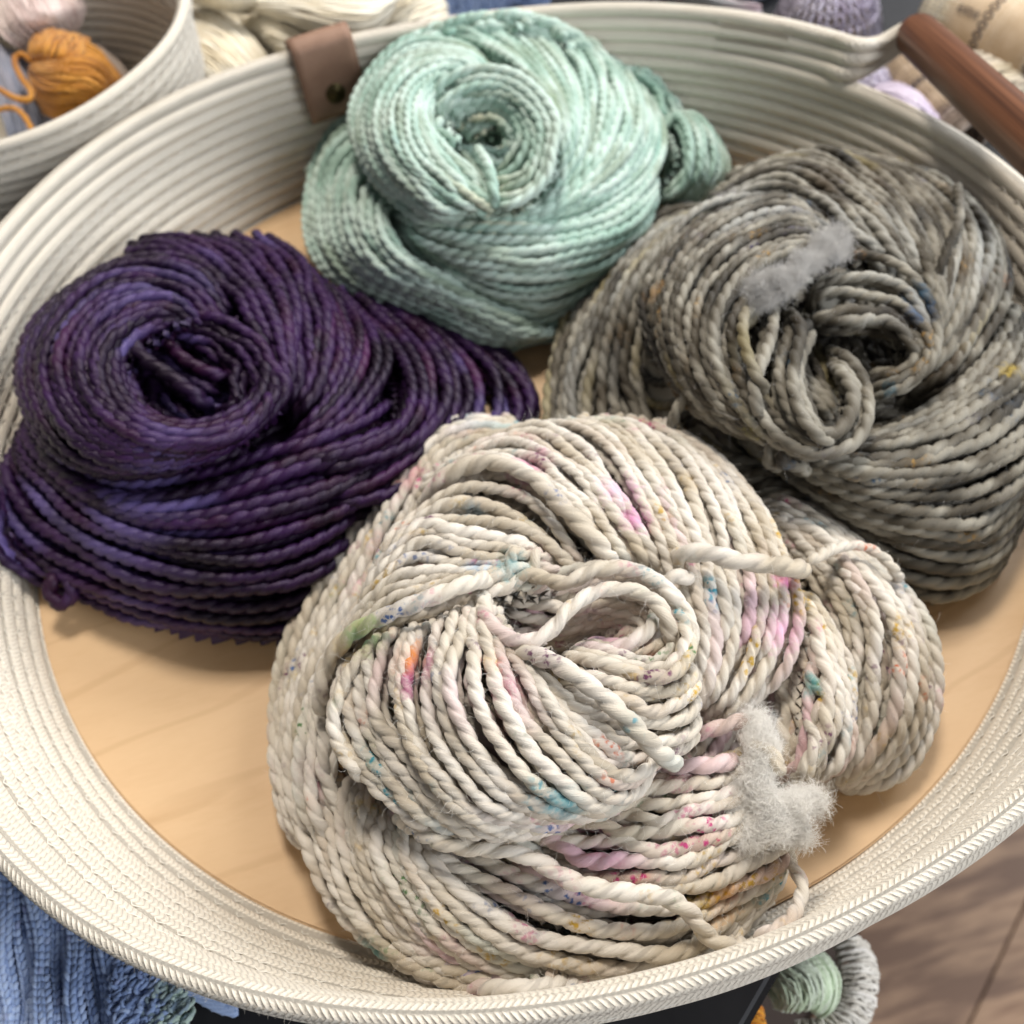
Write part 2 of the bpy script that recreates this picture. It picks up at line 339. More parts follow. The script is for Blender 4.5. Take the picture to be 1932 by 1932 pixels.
def make_basket(root, centre, rbase, rimf, z0, z1, n, r, handle=False, fine_top=True, steps=900):
    th = np.linspace(0, 2*pi, steps, endpoint=False); st = np.stack([np.cos(th), np.sin(th)], 1)
    paths = []
    for k in range(n):
        f = k/(n-1); R = rimf(th, f)
        wob = .0006*np.sin(3*th+k)+.0004*np.sin(7*th+k*2.1)
        z = z0+(z1-z0)*f+.0007*np.sin(2*th+1)*f
        paths.append(np.concatenate([st*(R+wob)[:, None], z[:, None]], 1))
    for k, p in enumerate(paths):
        if handle and k >= n-3:
            g = (th+pi) % (2*pi)-pi; keep = (g < HANDLE[0]) | (g > HANDLE[1])
            order = np.argsort((g-HANDLE[1]) % (2*pi)); q = p[order]; q = q[keep[order]]
            # the three top cords run on into the dowel at both ends
            j = k-(n-3); off = np.array([0, 0, (j-1)*.0048])
            A0, B0 = HA+(HA-HB)/np.linalg.norm(HA-HB)*-.014, HB-(HA-HB)/np.linalg.norm(HA-HB)*-.012
            s1 = q[0]; e1 = q[-1]
            dA = unit(q[0]-q[6]); dB = unit(q[-1]-q[-7])
            lead = cat(np.array([A0+off*.55, HA+unit(s1-HA)*.003+off*.6, HA*.55+s1*.45+np.array([.002, 0, -.006])+off*.4, s1+dA*.012, s1]), np.linspace(0, 4, 40))
            tail = cat(np.array([e1, e1+dB*.012, e1+dB*.045+off*.4, HB-unit(HA-HB)*.022+off*.75, B0+off*.55]), np.linspace(0, 4, 40))
            q = np.concatenate([lead[:-1], q, tail[1:]]); q, _ = resample(q, step=.00055 if k == n-1 and fine_top else .0015)
            c = new_obj('cord', cord_mesh(q, r, fine=(k == n-1 and fine_top), closed=False, seed=k), M_COTTON, root)
        else:
            if k == n-1 and fine_top:
                q = cat(np.concatenate([p, p[:1]]), np.linspace(0, len(p), 2700)[:-1])
            else: q = p
            c = new_obj('cord', cord_mesh(q, r, fine=(k == n-1 and fine_top), seed=k), M_COTTON, root)
        c.location = -Vector(root.location)+Vector((centre[0], centre[1], 0))
    parts = []
    for k in range(n-1):
        if handle and k >= n-4: continue
        a, b = paths[k], paths[k+1]; rad = unit(np.concatenate([-st, np.zeros((steps, 1))], 1))
        for sg in (1, -1):
            parts.append(zigzag(a*.8+b*.2+sg*rad*(r*.88), a*.2+b*.8+sg*rad*(r*.88), .0042, .00026))
    V, F, U = join(parts); o = new_obj('stitching', np_mesh('stitching', V, F, U), M_THREAD, root); o['kind'] = 'stuff'
    o.location = -Vector(root.location)+Vector((centre[0], centre[1], 0))
    # coiled floor of the basket
    rr = []; ph = 0; R = rbase-.004
    a = np.arange(0, 2*pi*14, .05); R_ = (rbase-.004)-a/(2*pi)*r*1.95; a = a[R_ > .01]; R_ = R_[R_ > .01]
    q = np.stack([R_*np.cos(a), R_*np.sin(a), np.full(len(a), z0-r*.9)], 1)
    V, F, U = rope(q, np.concatenate([[0], np.cumsum(np.linalg.norm(np.diff(q, axis=0), axis=1))]), r, plies=1, nv=8, pitch=1e9)
    o = new_obj('floor_coil', np_mesh('floor_coil', V, F, U), M_COTTON, root)
    o.location = -Vector(root.location)+Vector((centre[0], centre[1], 0))
    return paths
HA = atd(1725, 62, .555); HB = atd(1932, 253, .435)
HB = HA+(HB-HA)*1.22
basket = thing('rope_basket', 'large round basket of coiled off-white cotton cord holding four big yarn skeins', 'basket', (0, 0, TZ), 'rope baskets')
bp = make_basket(basket, (0, 0), .2055, wall_mid, -.0035, H, 13, .0039, handle=True)
# dowel handle
t = NT('walnut_dowel'); u, v = t.uv(); gr = t.noise(t.comb(t.math('MULTIPLY', u, .5), t.math('MULTIPLY', v, 30.0)), 1.0, 4, .6); t.bump(gr, .2, .0004)
M_DOWEL = t.out(t.ramp(gr, [(.3, lin((76, 46, 30))), (.5, lin((110, 70, 47))), (.7, lin((132, 88, 62)))]), .38, .5)
ax = unit(HB-HA); Q = np.array([HA, HA+ax*.0012, HA+ax*.003, HA+ax*.006, HA+ax*.05, HB-ax*.006, HB-ax*.003, HB-ax*.0012, HB])
R = np.array([.0072, .0085, .0092, .0096, .0096, .0096, .0092, .0085, .0072])
V, F, U = rope(Q, np.arange(9)*.1, .01, plies=1, nv=40, pitch=1e9, taper=False, radii=R)
# inner bore
V2, F2, U2 = rope(np.array([HA, HA+ax*.01, HB-ax*.01, HB]), np.arange(4)*.1, .0072, plies=1, nv=40, pitch=1e9, taper=False, radii=np.array([.0072]*4))
V, F, U = join([(V, F, U), (V2, F2[:, ::-1], U2)])
o = new_obj('handle', np_mesh('handle', V, F, U), M_DOWEL, basket); o.location = (0, 0, -TZ); o['label'] = 'brown wooden dowel grip on the basket handle'
# dense bar tack where the handle leaves the wall
parts = []
for q in range(3):
    k = 10+q-0; th0 = math.radians(39)
    a = np.linspace(th0, th0+math.radians(9), 120)
    for kk in (9, 10, 11):
        f0, f1 = kk/12, (kk+1)/12
        pa = np.stack([(wall_mid(a, f0)-.0032)*np.cos(a), (wall_mid(a, f0)-.0032)*np.sin(a), -.0035+(H+.0035)*f0+0*a], 1)
        pb = np.stack([(wall_mid(a, f1)-.0032)*np.cos(a), (wall_mid(a, f1)-.0032)*np.sin(a), -.0035+(H+.0035)*f1+0*a], 1)
        if q == 0: parts.append(zigzag(pa, pb, .0009, .00028))
V, F, U = join(parts); o = new_obj('bar_tack', np_mesh('bar_tack', V, F, U), M_THREAD, basket); o.location = (0, 0, -TZ)
# leather tag folded over the rim
def leather(th, width, ncord):
    t = NT('brown_leather'); P = t.pos()
    t.bump(t.math('ADD', t.noise(P, 1200, 3, .6), t.math('MULTIPLY', t.noise(P, 160, 4, .7), 1.5)), .4, .0006)
    M = t.out(t.ramp(t.noise(P, 60, 3), [(.3, lin((128, 98, 80))), (.7, lin((152, 120, 100)))]), .6, .4)
    c = np.array([math.cos(th), math.sin(th), 0]); tn = np.array([-math.sin(th), math.cos(th), 0])
    top = c*rim_r(th)+np.array([0, 0, H]); f = 1-ncord/12; bot = c*(.2055+(rim_r(th)-.2055)*f)+np.array([0, 0, -.0035+(H+.0035)*f])
    dn = unit(bot-top); inn = -c; g = .0056
    prof = [bot+inn*g, (bot+top)/2+inn*g, top+inn*g-np.array([0, 0, .001]), top+inn*g*.75+np.array([0, 0, g*.7]), top+np.array([0, 0, g*1.05]), top-inn*g*.75+np.array([0, 0, g*.7]), top-inn*g-np.array([0, 0, .001]), (bot+top)/2-inn*g, bot-inn*g]
    prof = cat(np.array(prof), np.linspace(0, 8, 40)); T_ = unit(np.gradient(prof, axis=0)); Nn = np.cross(T_, tn)
    V, F = [], []; wN = 9
    for side, off in ((0, 0.0), (1, .0017)):
        for i in range(40):
            for j in range(wN):
                V.append(prof[i]+tn*(j/(wN-1)-.5)*width+Nn[i]*off)
    idx = lambda s, i, j: s*40*wN+i*wN+j
    for i in range(39):
        for j in range(wN-1):
            F.append((idx(0, i, j), idx(0, i+1, j), idx(0, i+1, j+1), idx(0, i, j+1))); F.append((idx(1, i, j), idx(1, i, j+1), idx(1, i+1, j+1), idx(1, i+1, j)))
        for j in (0, wN-1): F.append((idx(0, i, j), idx(1, i, j), idx(1, i+1, j), idx(0, i+1, j)))
    for i in (0, 39):
        for j in range(wN-1): F.append((idx(0, i, j), idx(0, i, j+1), idx(1, i, j+1), idx(1, i, j)))
    me = np_mesh('leather_tag', np.array(V), np.array(F)); bm = bmesh.new(); bm.from_mesh(me); bmesh.ops.recalc_face_normals(bm, faces=bm.faces[:]); bm.to_mesh(me); bm.free()
    o = new_obj('leather_tag', me, M, basket); o.location = (0, 0, -TZ); o['label'] = 'folded brown leather tag riveted over the rim'
    t = NT('antique_brass'); M2 = t.out(lin((74, 66, 40)), .4, .5); t.b.inputs['Metallic'].default_value = .8
    pr = prof[4]*.75+prof[2]*.25; nrm = -Nn[4] if np.dot(Nn[4], -c) < 0 else Nn[4]
    A = pr+nrm*-.001; Q = np.array([A, A+nrm*.0025, A+nrm*.0034, A+nrm*.0038, A+nrm*.0030, A+nrm*.0032]); R = np.array([.0052, .0052, .0046, .0034, .0030, .00002])
    V, F, U = rope(Q, np.arange(6)*.1, .005, plies=1, nv=28, pitch=1e9, taper=False, radii=R)
    r = new_obj('rivet', np_mesh('rivet', V, F, U), M2, o)
pp = at(600, 82, H); leather(math.atan2(pp[1], pp[0]), .030, 5.2)
# plywood disc lying in the basket
t = NT('maple_veneer'); P = t.pos(); mp = t.n.new('ShaderNodeMapping'); t.l.new(P, mp.inputs[0])
mp.inputs['Rotation'].default_value = (0, 0, math.radians(-38)); mp.inputs['Scale'].default_value = (2.2, 9, 1)
n1 = t.noise(mp.outputs[0], 5, 3, .55); n2 = t.noise(mp.outputs[0], 60, 4, .65)
wv = t.n.new('ShaderNodeTexWave'); wv.bands_direction = 'Y'; t.l.new(mp.outputs[0], wv.inputs['Vector']); wv.inputs['Scale'].default_value = 1.5
wv.inputs['Distortion'].default_value = 9.0; wv.inputs['Detail'].default_value = 3; wv.inputs['Detail Scale'].default_value = .9
line = t.ramp(wv.outputs['Fac'], [(0.0, (.24, .24, .24)), (.03, (0, 0, 0))])
base = t.ramp(t.math('ADD', t.math('MULTIPLY', n1, .75), t.math('MULTIPLY', n2, .25)), [(.3, lin((198, 164, 124))), (.5, lin((207, 175, 136))), (.7, lin((201, 168, 129)))])
M_PLY = t.out(t.mix(line, base, lin((168, 132, 92))), .42, .4)
bm = bmesh.new(); bmesh.ops.create_cone(bm, cap_ends=True, segments=256, radius1=.2024, radius2=.2024, depth=.0055)
bmesh.ops.bevel(bm, geom=[e for e in bm.edges if abs(e.verts[0].co.z-e.verts[1].co.z) < 1e-6 and len(e.link_faces) == 2 and any(len(f.verts) > 4 for f in e.link_faces)], offset=.0006, segments=2, affect='EDGES')
me = bpy.data.meshes.new('wooden_disc'); bm.to_mesh(me); bm.free()
disc = new_obj('wooden_disc', me, M_PLY); disc.location = (0, 0, -.00275); tag(disc, 'pale maple disc lining the bottom of the large rope basket', 'wooden disc')

# ------------------------------------------------------------------ skeins
ORG = {'A': (500, 780), 'B': (900, 920), 'C': (400, 966), 'G': (966, 260), 'P': (0, 400), 'M': (550, 0), 'F': (0, 0)}
def conv(g, org, zs, zo, pad):
    out = []
    for q in g:
        if isinstance(q, str): org = q; continue
        ox, oy = ORG[org]
        if org == 'F': out.append(at(q[0], q[1], q[2]*.01*zs+zo)); continue
        out.append(at_in(ox+q[0]/2, oy+q[1]/2, max(q[2]*.01*zs+zo, pad*1.05), pad))
    return np.array(out)
def loft(guides, nt=72):
    G = [resample(g, n=nt)[0] for g in guides]; G = np.array(G)        # K, nt, 3
    d = np.linalg.norm(np.diff(G, axis=0), axis=2).mean(1); u = np.concatenate([[0], np.cumsum(d)]); return G, u
def sst(x, a, b): x = np.clip((x-a)/(b-a), 0, 1); return x*x*(3-2*x)
def hold(p, pad):         # keep a strand inside the basket wall
    th = np.arctan2(p[:, 1], p[:, 0]); R = wall_in(th, np.maximum(p[:, 2], 0))-pad; q = np.hypot(p[:, 0], p[:, 1]); f = np.minimum(1, R/q)
    o = p.copy(); o[:, 0] *= f; o[:, 1] *= f; return o
def build_skein(name, label, org, base, r, mat, ribbons, singles=(), zs=1.0, fz='w', ppb=6, nv=10, pad=None, dens=.98, fuzz=0, riders=.07, pct=50, cat_='yarn skein', group='skeins of hand-dyed yarn in the basket', zo=0.0, zmin=0.0, docore=True, deep=6.2):
    pad = pad or r*.7
    root = thing(name, label, cat_, (base[0], base[1], zmin), group); off = -np.array([base[0], base[1], zmin])
    inner = []; strands = []; step = 2.3*r/ppb
    allc = np.r_[np.concatenate([conv(g, org, zs, zo, pad) for rb in ribbons for g in rb if not isinstance(g, str)])[:, :2].mean(0), 0.0]
    for rb in ribbons:
        crest, dm = False, 1.0
        while isinstance(rb[0], str):
            if rb[0] == 'crest': crest = True
            else: dm = float(rb[0][1:])
            rb = rb[1:]
        rf = 1+(dm-1)*.4
        gs = [conv(g, org, zs, zo, pad) for g in rb]
        if crest:                                                     # carry the strands over the crest and down behind it
            for k_, g_ in enumerate(gs):
                aw = unit(((g_[0]-CAM)*np.array([1, 1, 0]))[None])[0]; gs[k_] = np.concatenate([[g_[0]+aw*.007-np.array([0, 0, .020]), g_[0]+aw*.006-np.array([0, 0, .006])], g_])
                gs[k_][:, 2] = np.maximum(gs[k_][:, 2], r*1.2); gs[k_] = hold(gs[k_], pad) if org != 'F' else gs[k_]
        G, u = loft(gs)
        W = np.linalg.norm(np.diff(G, axis=0), axis=2).sum(0)         # width along the ribbon
        n = max(2, int(round(np.percentile(W, pct)/(2*r*dens*dm)))+1)
        uu = np.interp(np.linspace(0, 1, n), u/u[-1], np.arange(len(u)))
        uj = np.clip(uu+rng.normal(0, .10, n)*(len(u)-1)/max(n-1, 1)*np.r_[0, np.ones(max(n-2, 0)), 0][:n], 0, len(u)-1)
        S = cat(G, uj)                                                # n, nt, 3
        dU = cat(G, np.clip(uj+.05, 0, len(u)-1))-cat(G, np.clip(uj-.05, 0, len(u)-1))
        dT = np.gradient(S, axis=1); Nn = unit(np.cross(dU, dT)); vw = CAM-S
        Nn = Nn*np.sign((Nn*vw).sum(-1, keepdims=True)); side = unit(dU)
        sp = W/(n-1); tight = np.clip(1-sp/(2*r*rf*.95), 0, .85)
        nt = S.shape[1]; heart = np.r_[S.reshape(-1, 3).mean(0)[:2], 0] if not len(allc) else allc; Hn = unit((heart-S)*np.array([1, 1, 0])); In = unit(-Nn*.6+Hn*.75-np.array([0, 0, .45])); Vw = unit(CAM-S)
        for layer in range(3):
            for i in range(n):
                k0 = snoise(nt, 1, .14, 1); k1 = snoise(nt, 1, .2, 1)
                p = S[i].copy()
                if layer == 0:
                    p = p+side[i]*(k0*.38*r)[:, None]+Nn[i]*((k1*.30-np.where(i % 2, 2.5*sst(tight, .12, .34), 0) - np.where(i % 4 == 2, 2.5*sst(tight, .52, .68), 0))*r)[:, None]
                else:
                    j = min(i+1, n-1); p = (S[i]+S[j])/2 if layer == 1 else S[i].copy()
                    p = p+In[i]*(r*(2.2 if layer == 1 else 4.2)+k1[:, None]*.25*r)+side[i]*(k0*.4*r)[:, None]
                    if i % 2 and layer == 2: continue
                    sh = int(nt*.03)*layer; p = p[sh:nt-sh]
                t_ = np.linspace(0, 1, len(p)); endf = np.clip(1-np.minimum(t_+(1 if crest else 0), 1-t_)/.08, 0, 1)**1.3; p = p-(Vw[i][:len(p)]*.8-In[i][:len(p)]*.5)*(endf*3.6*r)[:, None]
                fl = p[:, 2] < zmin+r; p[fl, 2] = zmin+r*(.9+.1*rng.random())
                if org != 'F': p = hold(p, r*.8)
                strands.append((layer, p, i, rf*np.clip(rng.normal(1.0, .075), .85, 1.2)))
        for q_ in range(int(n*riders)):                               # strands that wander across their neighbours
            a = rng.uniform(0, len(u)-1); b = np.clip(a+rng.normal(0, 2.2)*(len(u)-1)/max(n-1, 1), 0, len(u)-1)
            tt = np.arange(nt); path = np.array([cat(G[:, k], np.array([a+(b-a)*k/(nt-1)]))[0] for k in tt])
            jn = int(round(np.interp(a, uj, np.arange(n)))); c0, c1 = sorted(rng.uniform(0, 1, 2)*.35)[:2]; c1 = 1-c0
            lift = np.sin(pi*np.linspace(0, 1, nt))*.9*r
            path = path+Nn[jn]*(lift-.2*r)[:, None]; t_ = np.linspace(0, 1, nt); endf = np.clip(1-np.minimum(t_+(1 if crest else 0), 1-t_)/.10, 0, 1)**1.3; path = path-(Vw[jn]*.8-In[jn]*.5)*(endf*3.8*r)[:, None]
            fl = path[:, 2] < zmin+r; path[fl, 2] = zmin+r
            strands.append((0, hold(path, r*.8) if org != 'F' else path, -1))
    for g, rad in singles:
        p = resample(conv(g, org, zs, zo, pad), n=60)[0]; t_ = np.linspace(0, 1, 60); endf = np.clip(1-np.minimum(t_, 1-t_)/.12, 0, 1)**1.5
        if org != 'F': p = p-unit(CAM-p)*(endf*2.6*r*rad)[:, None]
        strands.append((0, p, -1, rad))
    if docore: core(strands, r, mat, root, off, inner, deep)
    hair = []
    for sgl in strands:
        layer, p = sgl[0], sgl[1]; rad = r*(sgl[3] if len(sgl) > 3 else np.clip(rng.normal(1.0, .075), .85, 1.2))
        if layer == 0:
            q, s = resample(p, step=step)
            if len(q) < 8: continue
            rv = rad*(1+.05*np.clip(cat(rng.normal(0, 1, int(s[-1]/.02)+3), np.linspace(0, int(s[-1]/.02)+2, len(q))), -2, 2))
            V, F, U = rope(q, s, rad, nv=nv, pitch=2.8*rng.normal(1, .05), ph=rng.random()*6, seed=rng.random(), radii=rv)
            o = new_obj('strand', np_mesh('strand', V+off, F, U), mat, root)
            hair.append(q)
        else:
            q, s = resample(p, step=r*(.85 if layer == 1 else 2.0)*(2.2 if org == 'F' else 1))
            if len(q) < 4: continue
            inner.append(rope(q, s, rad, nv=(8 if layer == 1 else 5) if org != 'F' else 5, plies=2 if layer == 1 and org != 'F' else 1, pitch=2.5, ph=rng.random()*6, seed=rng.random()))
    V, F, U = join(inner); o = new_obj('inner_strands', np_mesh('inner_strands', V+off, F, U), mat, root); o['kind'] = 'stuff'
    if fuzz: add_fuzz('fuzz', hair, r, fuzz, MFZ[fz], root, off)
    return root
def core(strands, r, mat, root, off, inner, deep, cell=.003):
    pts = np.concatenate([resample(q[1], step=.0015)[0] for q in strands if q[0] == 0]); lo = pts[:, :2].min(0)-.012
    nx, ny = (np.ceil((pts[:, :2].max(0)+.012-lo)/cell)).astype(int)+1; Z = np.full((nx, ny), -1.0)
    ij = ((pts[:, :2]-lo)/cell).round().astype(int); np.maximum.at(Z, (ij[:, 0], ij[:, 1]), pts[:, 2])
    def sh(A, f, n):
        for _ in range(n):
            Pd = np.pad(A, 1, mode='edge'); A = f(f(f(Pd[1:-1, 1:-1], Pd[2:, 1:-1]), f(Pd[:-2, 1:-1], Pd[1:-1, 2:])), Pd[1:-1, :-2])
        return A
    known = Z > 0; mask = sh(sh(known.astype(int), np.maximum, 4), np.minimum, 6) > 0; mask[0] = mask[-1] = False; mask[:, 0] = mask[:, -1] = False
    h = np.where(known, Z, 0); W = known.astype(float); X = h.copy()
    for _ in range(60):                      # spread the known heights into the gaps
        Pd = np.pad(X, 1); Pw = np.pad(W, 1); s_ = Pd[2:, 1:-1]+Pd[:-2, 1:-1]+Pd[1:-1, 2:]+Pd[1:-1, :-2]; w_ = Pw[2:, 1:-1]+Pw[:-2, 1:-1]+Pw[1:-1, 2:]+Pw[1:-1, :-2]
        up = ~known & (w_ > 0); X = np.where(up, s_/np.maximum(w_, 1e-9), X); W = np.where(up, 1.0, W)
    low = sh(X, np.minimum, 2)
    for _ in range(6):
        Pd = np.pad(low, 1, mode='edge'); low = (Pd[2:, 1:-1]+Pd[:-2, 1:-1]+Pd[1:-1, 2:]+Pd[1:-1, :-2]+4*low)/8
    X = np.maximum(np.where(mask, np.minimum(low, X)-deep*r, -.004), -.004)
    for _ in range(10):
        Pd = np.pad(X, 1, mode='edge'); Y = (Pd[2:, 1:-1]+Pd[:-2, 1:-1]+Pd[1:-1, 2:]+Pd[1:-1, :-2]+4*X)/8; X = np.minimum(X+.002, Y)
    X = np.where(X > .0012, X, .0005)
    gx, gy = np.meshgrid(np.arange(nx)*cell+lo[0], np.arange(ny)*cell+lo[1], indexing='ij'); V = hold(np.stack([gx, gy, X], -1).reshape(-1, 3), r*2)
    i, j = np.meshgrid(np.arange(nx-1), np.arange(ny-1), indexing='ij'); keep = (X[:-1, :-1] > .003) | (X[1:, :-1] > .003) | (X[:-1, 1:] > .003) | (X[1:, 1:] > .003)
    i, j = i[keep], j[keep]; F = np.stack([i*ny+j, (i+1)*ny+j, (i+1)*ny+j+1, i*ny+j+1], -1)
    new_obj('core', np_mesh('core', V+off, F, np.zeros((len(V), 2))), mat, root)
    ce = np.array([gx[X > .02].mean(), gy[X > .02].mean()]) if (X > .02).any() else pts[:, :2].mean(0)
    tilt = rng.uniform(.85, 1.15)
    for R in np.arange(.006, .15, r*1.75):       # deeper wraps of the same yarn, seen down in the gaps
        n = max(12, int(2*pi*R/.0025)); a = np.linspace(0, 2*pi, n)+rng.uniform(0, 6); rr = R*(1+.05*np.sin(a*2+R*40))+.001*np.sin(a*5+R*300)
        q = np.stack([ce[0]+rr*tilt*np.cos(a), ce[1]+rr/tilt*np.sin(a)], 1); ix = ((q-lo)/cell); i0 = np.floor(ix).astype(int)
        good = (i0 > 0).all(1) & (i0[:, 0] < nx-2) & (i0[:, 1] < ny-2); i0 = np.clip(i0, 0, [nx-2, ny-2]); f = ix-i0
        z = (X[i0[:, 0], i0[:, 1]]*(1-f[:, 0])*(1-f[:, 1])+X[i0[:, 0]+1, i0[:, 1]]*f[:, 0]*(1-f[:, 1])+X[i0[:, 0], i0[:, 1]+1]*(1-f[:, 0])*f[:, 1]+X[i0[:, 0]+1, i0[:, 1]+1]*f[:, 0]*f[:, 1])
        good &= z > .0025; start = 0
        for b in range(1, n+1):
            if b == n or good[b] != good[start]:
                if good[start] and b-start > 7:
                    Q, s_ = resample(hold(np.c_[q[start:b], z[start:b]+r*.6+r*.5*rng.random()], r), step=r*.85); inner.append(rope(Q, s_, r, nv=8, pitch=2.5, ph=rng.random()*6, seed=rng.random()))
                start = b
def add_fuzz(name, paths, r, n, mat, root, off, length=.0038, rad=.000028):
    L = np.array([len(p) for p in paths], float); pick = rng.choice(len(paths), n, p=L/L.sum())
    K = 6; PTS = np.zeros((n, K, 3))
    for a, k in enumerate(pick):
        p = paths[k]; i = rng.integers(1, len(p)-1); T = unit(p[i+1]-p[i-1]); v = unit(CAM-p[i]); d = unit(rng.normal(size=3)+v*.8+np.array([0, 0, .5]))
        d = unit(d-T*np.dot(T, d)*.6); x = p[i]+unit(d-T*np.dot(T, d))*r*.85; l = length*rng.gamma(2.2, .35)/K; cur = rng.normal(size=3)*.55
        q = [x]
        for _ in range(K-1):
            d = unit(d+cur*.6+rng.normal(size=3)*.35); x = x+d*l; q.append(x)
        PTS[a] = q
    hc = bpy.data.hair_curves.new(name); hc.add_curves([K]*n)
    hc.points.foreach_set('position', (PTS+off).astype(np.float32).ravel())
    at_ = hc.attributes.get('radius') or hc.attributes.new('radius', 'FLOAT', 'POINT')
    at_.data.foreach_set('value', np.tile(np.linspace(1, .4, K)*rad, n).astype(np.float32))
    hc.materials.append(mat); o = bpy.data.objects.new(name, hc); C.objects.link(o); o.parent = root; o['kind'] = 'stuff'; return o
def tuft(name, centre_pts, spread, n, mat, root, off, length=.010, rad=.000022, K=8):
    """loose unspun wool: soft lumps with many fine curling fibres"""
    cp = np.array(centre_pts); parts = []; mid = cp.mean(0)
    bm = bmesh.new(); bmesh.ops.create_icosphere(bm, subdivisions=4, radius=1); bm.verts.ensure_lookup_table()
    sv = np.array([v.co[:] for v in bm.verts]); sf = np.array([[v.index for v in f.verts] for f in bm.faces]); bm.free()
    from mathutils import noise as mn
    for k, c in enumerate(cp):
        ax = unit((c-mid)[None])[0]; al = 1+.5*min(1.5, np.linalg.norm(c-mid)/.015)
        rr = spread*rng.uniform(.45, .95); d = np.array([1+.45*mn.noise(Vector(v)*1.6+Vector((k*3.1, 0, 0)))+.22*mn.noise(Vector(v)*4.5+Vector((0, k, 0)))+.03*mn.noise(Vector(v)*9) for v in sv])
        w_ = sv*d[:, None]*rr*np.array([1, 1, .62]); w_ = w_+ax*(w_@ax)[:, None]*(al-1)
        parts.append((w_+c, sf, np.zeros((len(sv), 2))))
    V, F, U = join(parts); o = new_obj(name, np_mesh(name, V+off, F), mat, root)
    PTS = np.zeros((n, K, 3)); ctr = np.repeat(cp, len(sv), 0)
    for a in range(n):
        k = rng.integers(len(V)); x = V[k]; o_ = unit((x-ctr[k])[None])[0]; axk = unit((ctr[k]-mid)[None]+rng.normal(size=3)*.002)[0]
        tn = unit(np.cross(o_, rng.normal(size=3))[None])[0]; d = unit(tn*.7+axk*.9+o_*rng.uniform(-.35, .25)); l = length*rng.uniform(.25, 1)/K; cur = np.cross(o_, d)*rng.normal(0, .5)-o_*.25; x = x-d*l*2+o_*rng.exponential(.0007)
        for j in range(K):
            PTS[a, j] = x; d = unit(d+cur*.5+rng.normal(size=3)*.16); x = x+d*l
    hc = bpy.data.hair_curves.new('wool_fibres'); hc.add_curves([K]*n)
    hc.points.foreach_set('position', (PTS+off).astype(np.float32).ravel())
    at_ = hc.attributes.get('radius') or hc.attributes.new('radius', 'FLOAT', 'POINT')
    at_.data.foreach_set('value', np.full(n*K, rad, np.float32))
    hc.materials.append(mat); h = bpy.data.objects.new('wool_fibres', hc); C.objects.link(h); h.parent = o; h['kind'] = 'stuff'; return o

